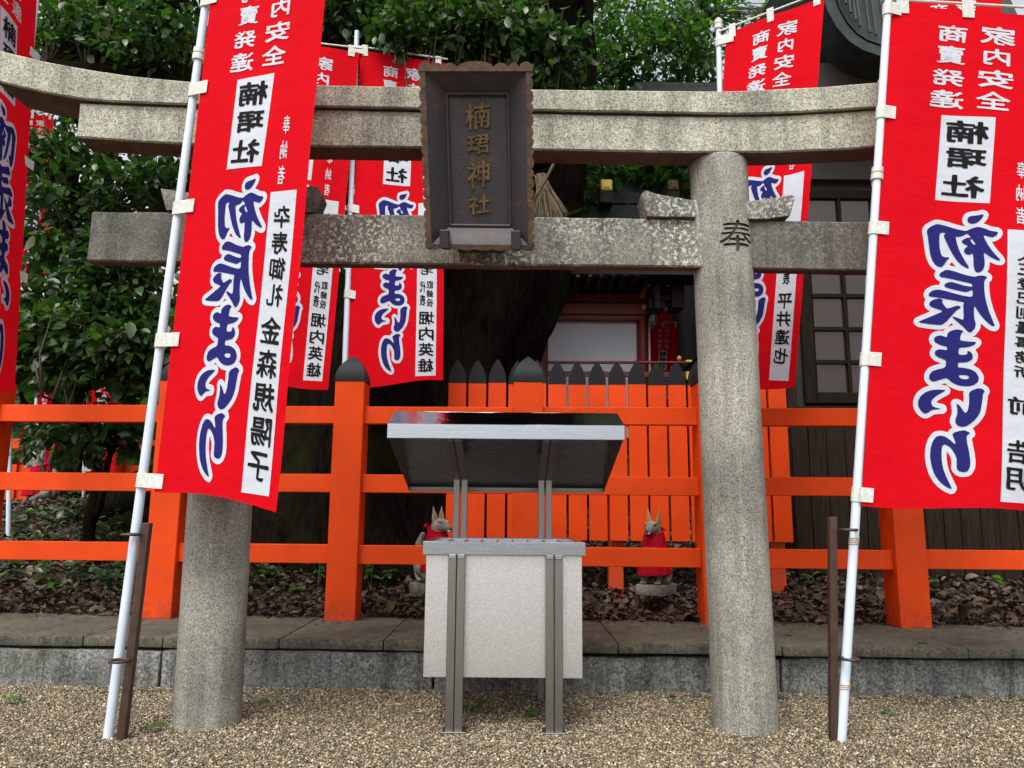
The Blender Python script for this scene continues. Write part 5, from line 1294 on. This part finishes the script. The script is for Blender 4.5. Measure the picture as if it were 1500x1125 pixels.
# low ground cover on the mound at the left
n = 1700; cxg = g.uniform(-5.0, -1.9, 260); cyg = 6.2+g.random(260)*2.6
ii = g.integers(0, 260, n); gxp = cxg[ii]+g.normal(size=n)*.07; gyp = cyg[ii]+g.normal(size=n)*.07
gz = ground_h(gxp, gyp)+.03+g.random(n)*.13
tag(leaves_mesh('ground_cover', np.stack([gxp, gyp, gz], 1), g.normal(size=(n, 3))*np.array([1, 1, .3]), np.array([0, -.2, 1])+g.normal(size=(n, 3))*.3, g.uniform(.05, .11, n), M['leaf'], None), kind='stuff')
def seedling(label, x, y, z, h, k, seed, size=.075):
    t = thing('seedling', label, 'seedling', 'green seedlings')
    g_ = np.random.default_rng(seed); mb = MB(); ps = []
    for s in range(max(1, k//5)):
        dx, dy = g_.normal()*.05, g_.normal()*.03; top_ = Vector((x+dx*2, y+dy*2, z+h*g_.uniform(.6, 1))); mb.tube([(x, y, z-.01), (x+dx, y+dy, z+h*.5), top_], [.004, .003, .002], 5); ps.append(top_)
    mb.build('stem', M['leaf_light'], t)
    for i in range(k):
        tp = ps[i % len(ps)]; a = g_.uniform(0, 6.28); q = Vector((x, y, z)).lerp(tp, g_.uniform(.45, 1)); s_ = size*g_.uniform(.7, 1.2)
        o = bpy.data.objects.new('leaf', seed_me); COL.objects.link(o); o.parent = t
        o.matrix_local = Matrix.Translation(q) @ Matrix.Rotation(a, 4, 'Z') @ Matrix.Rotation(g_.uniform(-.1, .5), 4, 'Y') @ Matrix.Rotation(g_.normal()*.3, 4, 'X') @ Matrix.Scale(s_, 4)
seed_me = leaf_me.copy(); seed_me.materials[0] = M['leaf_light']
sg = [('bright seedling clump in the leaf litter left of the leaning pole', 60, 860, .35, .17, 12), ('fresh green seedling just left of the leaning pole', 85, 875, .32, .15, 10), ('seedling sprouting right of the left torii pillar', 430, 880, .30, .10, 6),
      ('small sprout in the litter close to the tall fence post', 545, 870, .33, .14, 9), ('sprout with broad leaves left of the offering box', 580, 850, .38, .16, 9), ('tiny sprout at the kerb beside the left fox', 590, 895, .28, .08, 5),
      ('sprout below the pedestal of the right fox', 968, 885, .33, .08, 5), ('seedling right of the square stake near the building', 1180, 855, .36, .10, 6), ('pale seedling right of the far right post', 1390, 870, .33, .10, 6), ('seedling with drooping leaves at the right edge', 1470, 865, .35, .12, 8),
      ('sprout by the trunk foot left of the tall fence post', 470, 830, .45, .25, 8), ('tall weed before the dark trunk right of the fence post', 545, 790, .52, .30, 10), ('leafy weed between rails beside the trunk', 470, 770, .6, .45, 8), ('seedling amid litter left of the right torii pillar', 900, 860, .38, .10, 6)]
for i, (lb_, px, py, zg, h, k) in enumerate(sg):
    q = G(px, py, zg) if py > 800 else P(px, py, 6.3)
    y = min(max(q.y, 5.5), 6.6); x = P(px, py, y).x
    seedling(lb_, x, y, float(ground_h(x, y)), h, k, i)
for i, (lb_, px, py, k) in enumerate([('clover like sprout on the gravel at the left', 47, 1030, 6), ('green weed under the offering box between its legs', 690, 1042, 12), ('small weed under the box near its right legs', 770, 1048, 5), ('twin leaf sprout on the gravel right of the right pole', 1300, 1050, 4), ('sprout beside the foot of the steel stake', 196, 1070, 3)]):
    q = G(px, py, .01); seedling(lb_, q.x, q.y, .01, .05 if k < 10 else .09, k, 40+i, .05)
def fallen(label, px, py, z, rot, s_, mt='leaf_light'):
    me = leaf_me.copy(); me.materials[0] = M[mt]; o = link('fallen_leaf', me); q = G(px, py, z); o.matrix_world = Matrix.Translation((q.x, q.y, z+.006)) @ Matrix.Rotation(rot, 4, 'Z') @ Matrix.Rotation(.15, 4, 'X') @ Matrix.Scale(s_, 4)
    tag(o, label, 'leaf', 'fallen leaves')
fallen('green leaf lying on the slab edge right of the offering box', 915, 945, .281, -1.1, .10)
fallen('yellow green leaf on the slab left of the box', 592, 900, .281, .4, .075)
fallen('small brown leaf on the slab left of the box', 575, 923, .281, .1, .05, 'litter')
fallen('green leaf on the gravel by the kerb right of the left pillar', 378, 1030, .012, .5, .085)
fallen('dark leaf on the gravel right of the offering box', 980, 1030, .012, -.3, .06)
fallen('yellowed leaf curled on the slab right of the right pillar', 1152, 932, .281, .9, .075)
fallen('curled yellow leaf at the foot of the right stake', 1206, 1083, .012, 2.2, .045)
fallen('pale leaf on the gravel below the far right kerb', 1410, 1022, .012, 0, .07)
fallen('brown leaf on the gravel left of the leaning pole', 98, 1083, .012, .8, .04, 'litter')
fallen('green leaf on the slab in front of the right fence post', 1345, 942, .281, .1, .07)
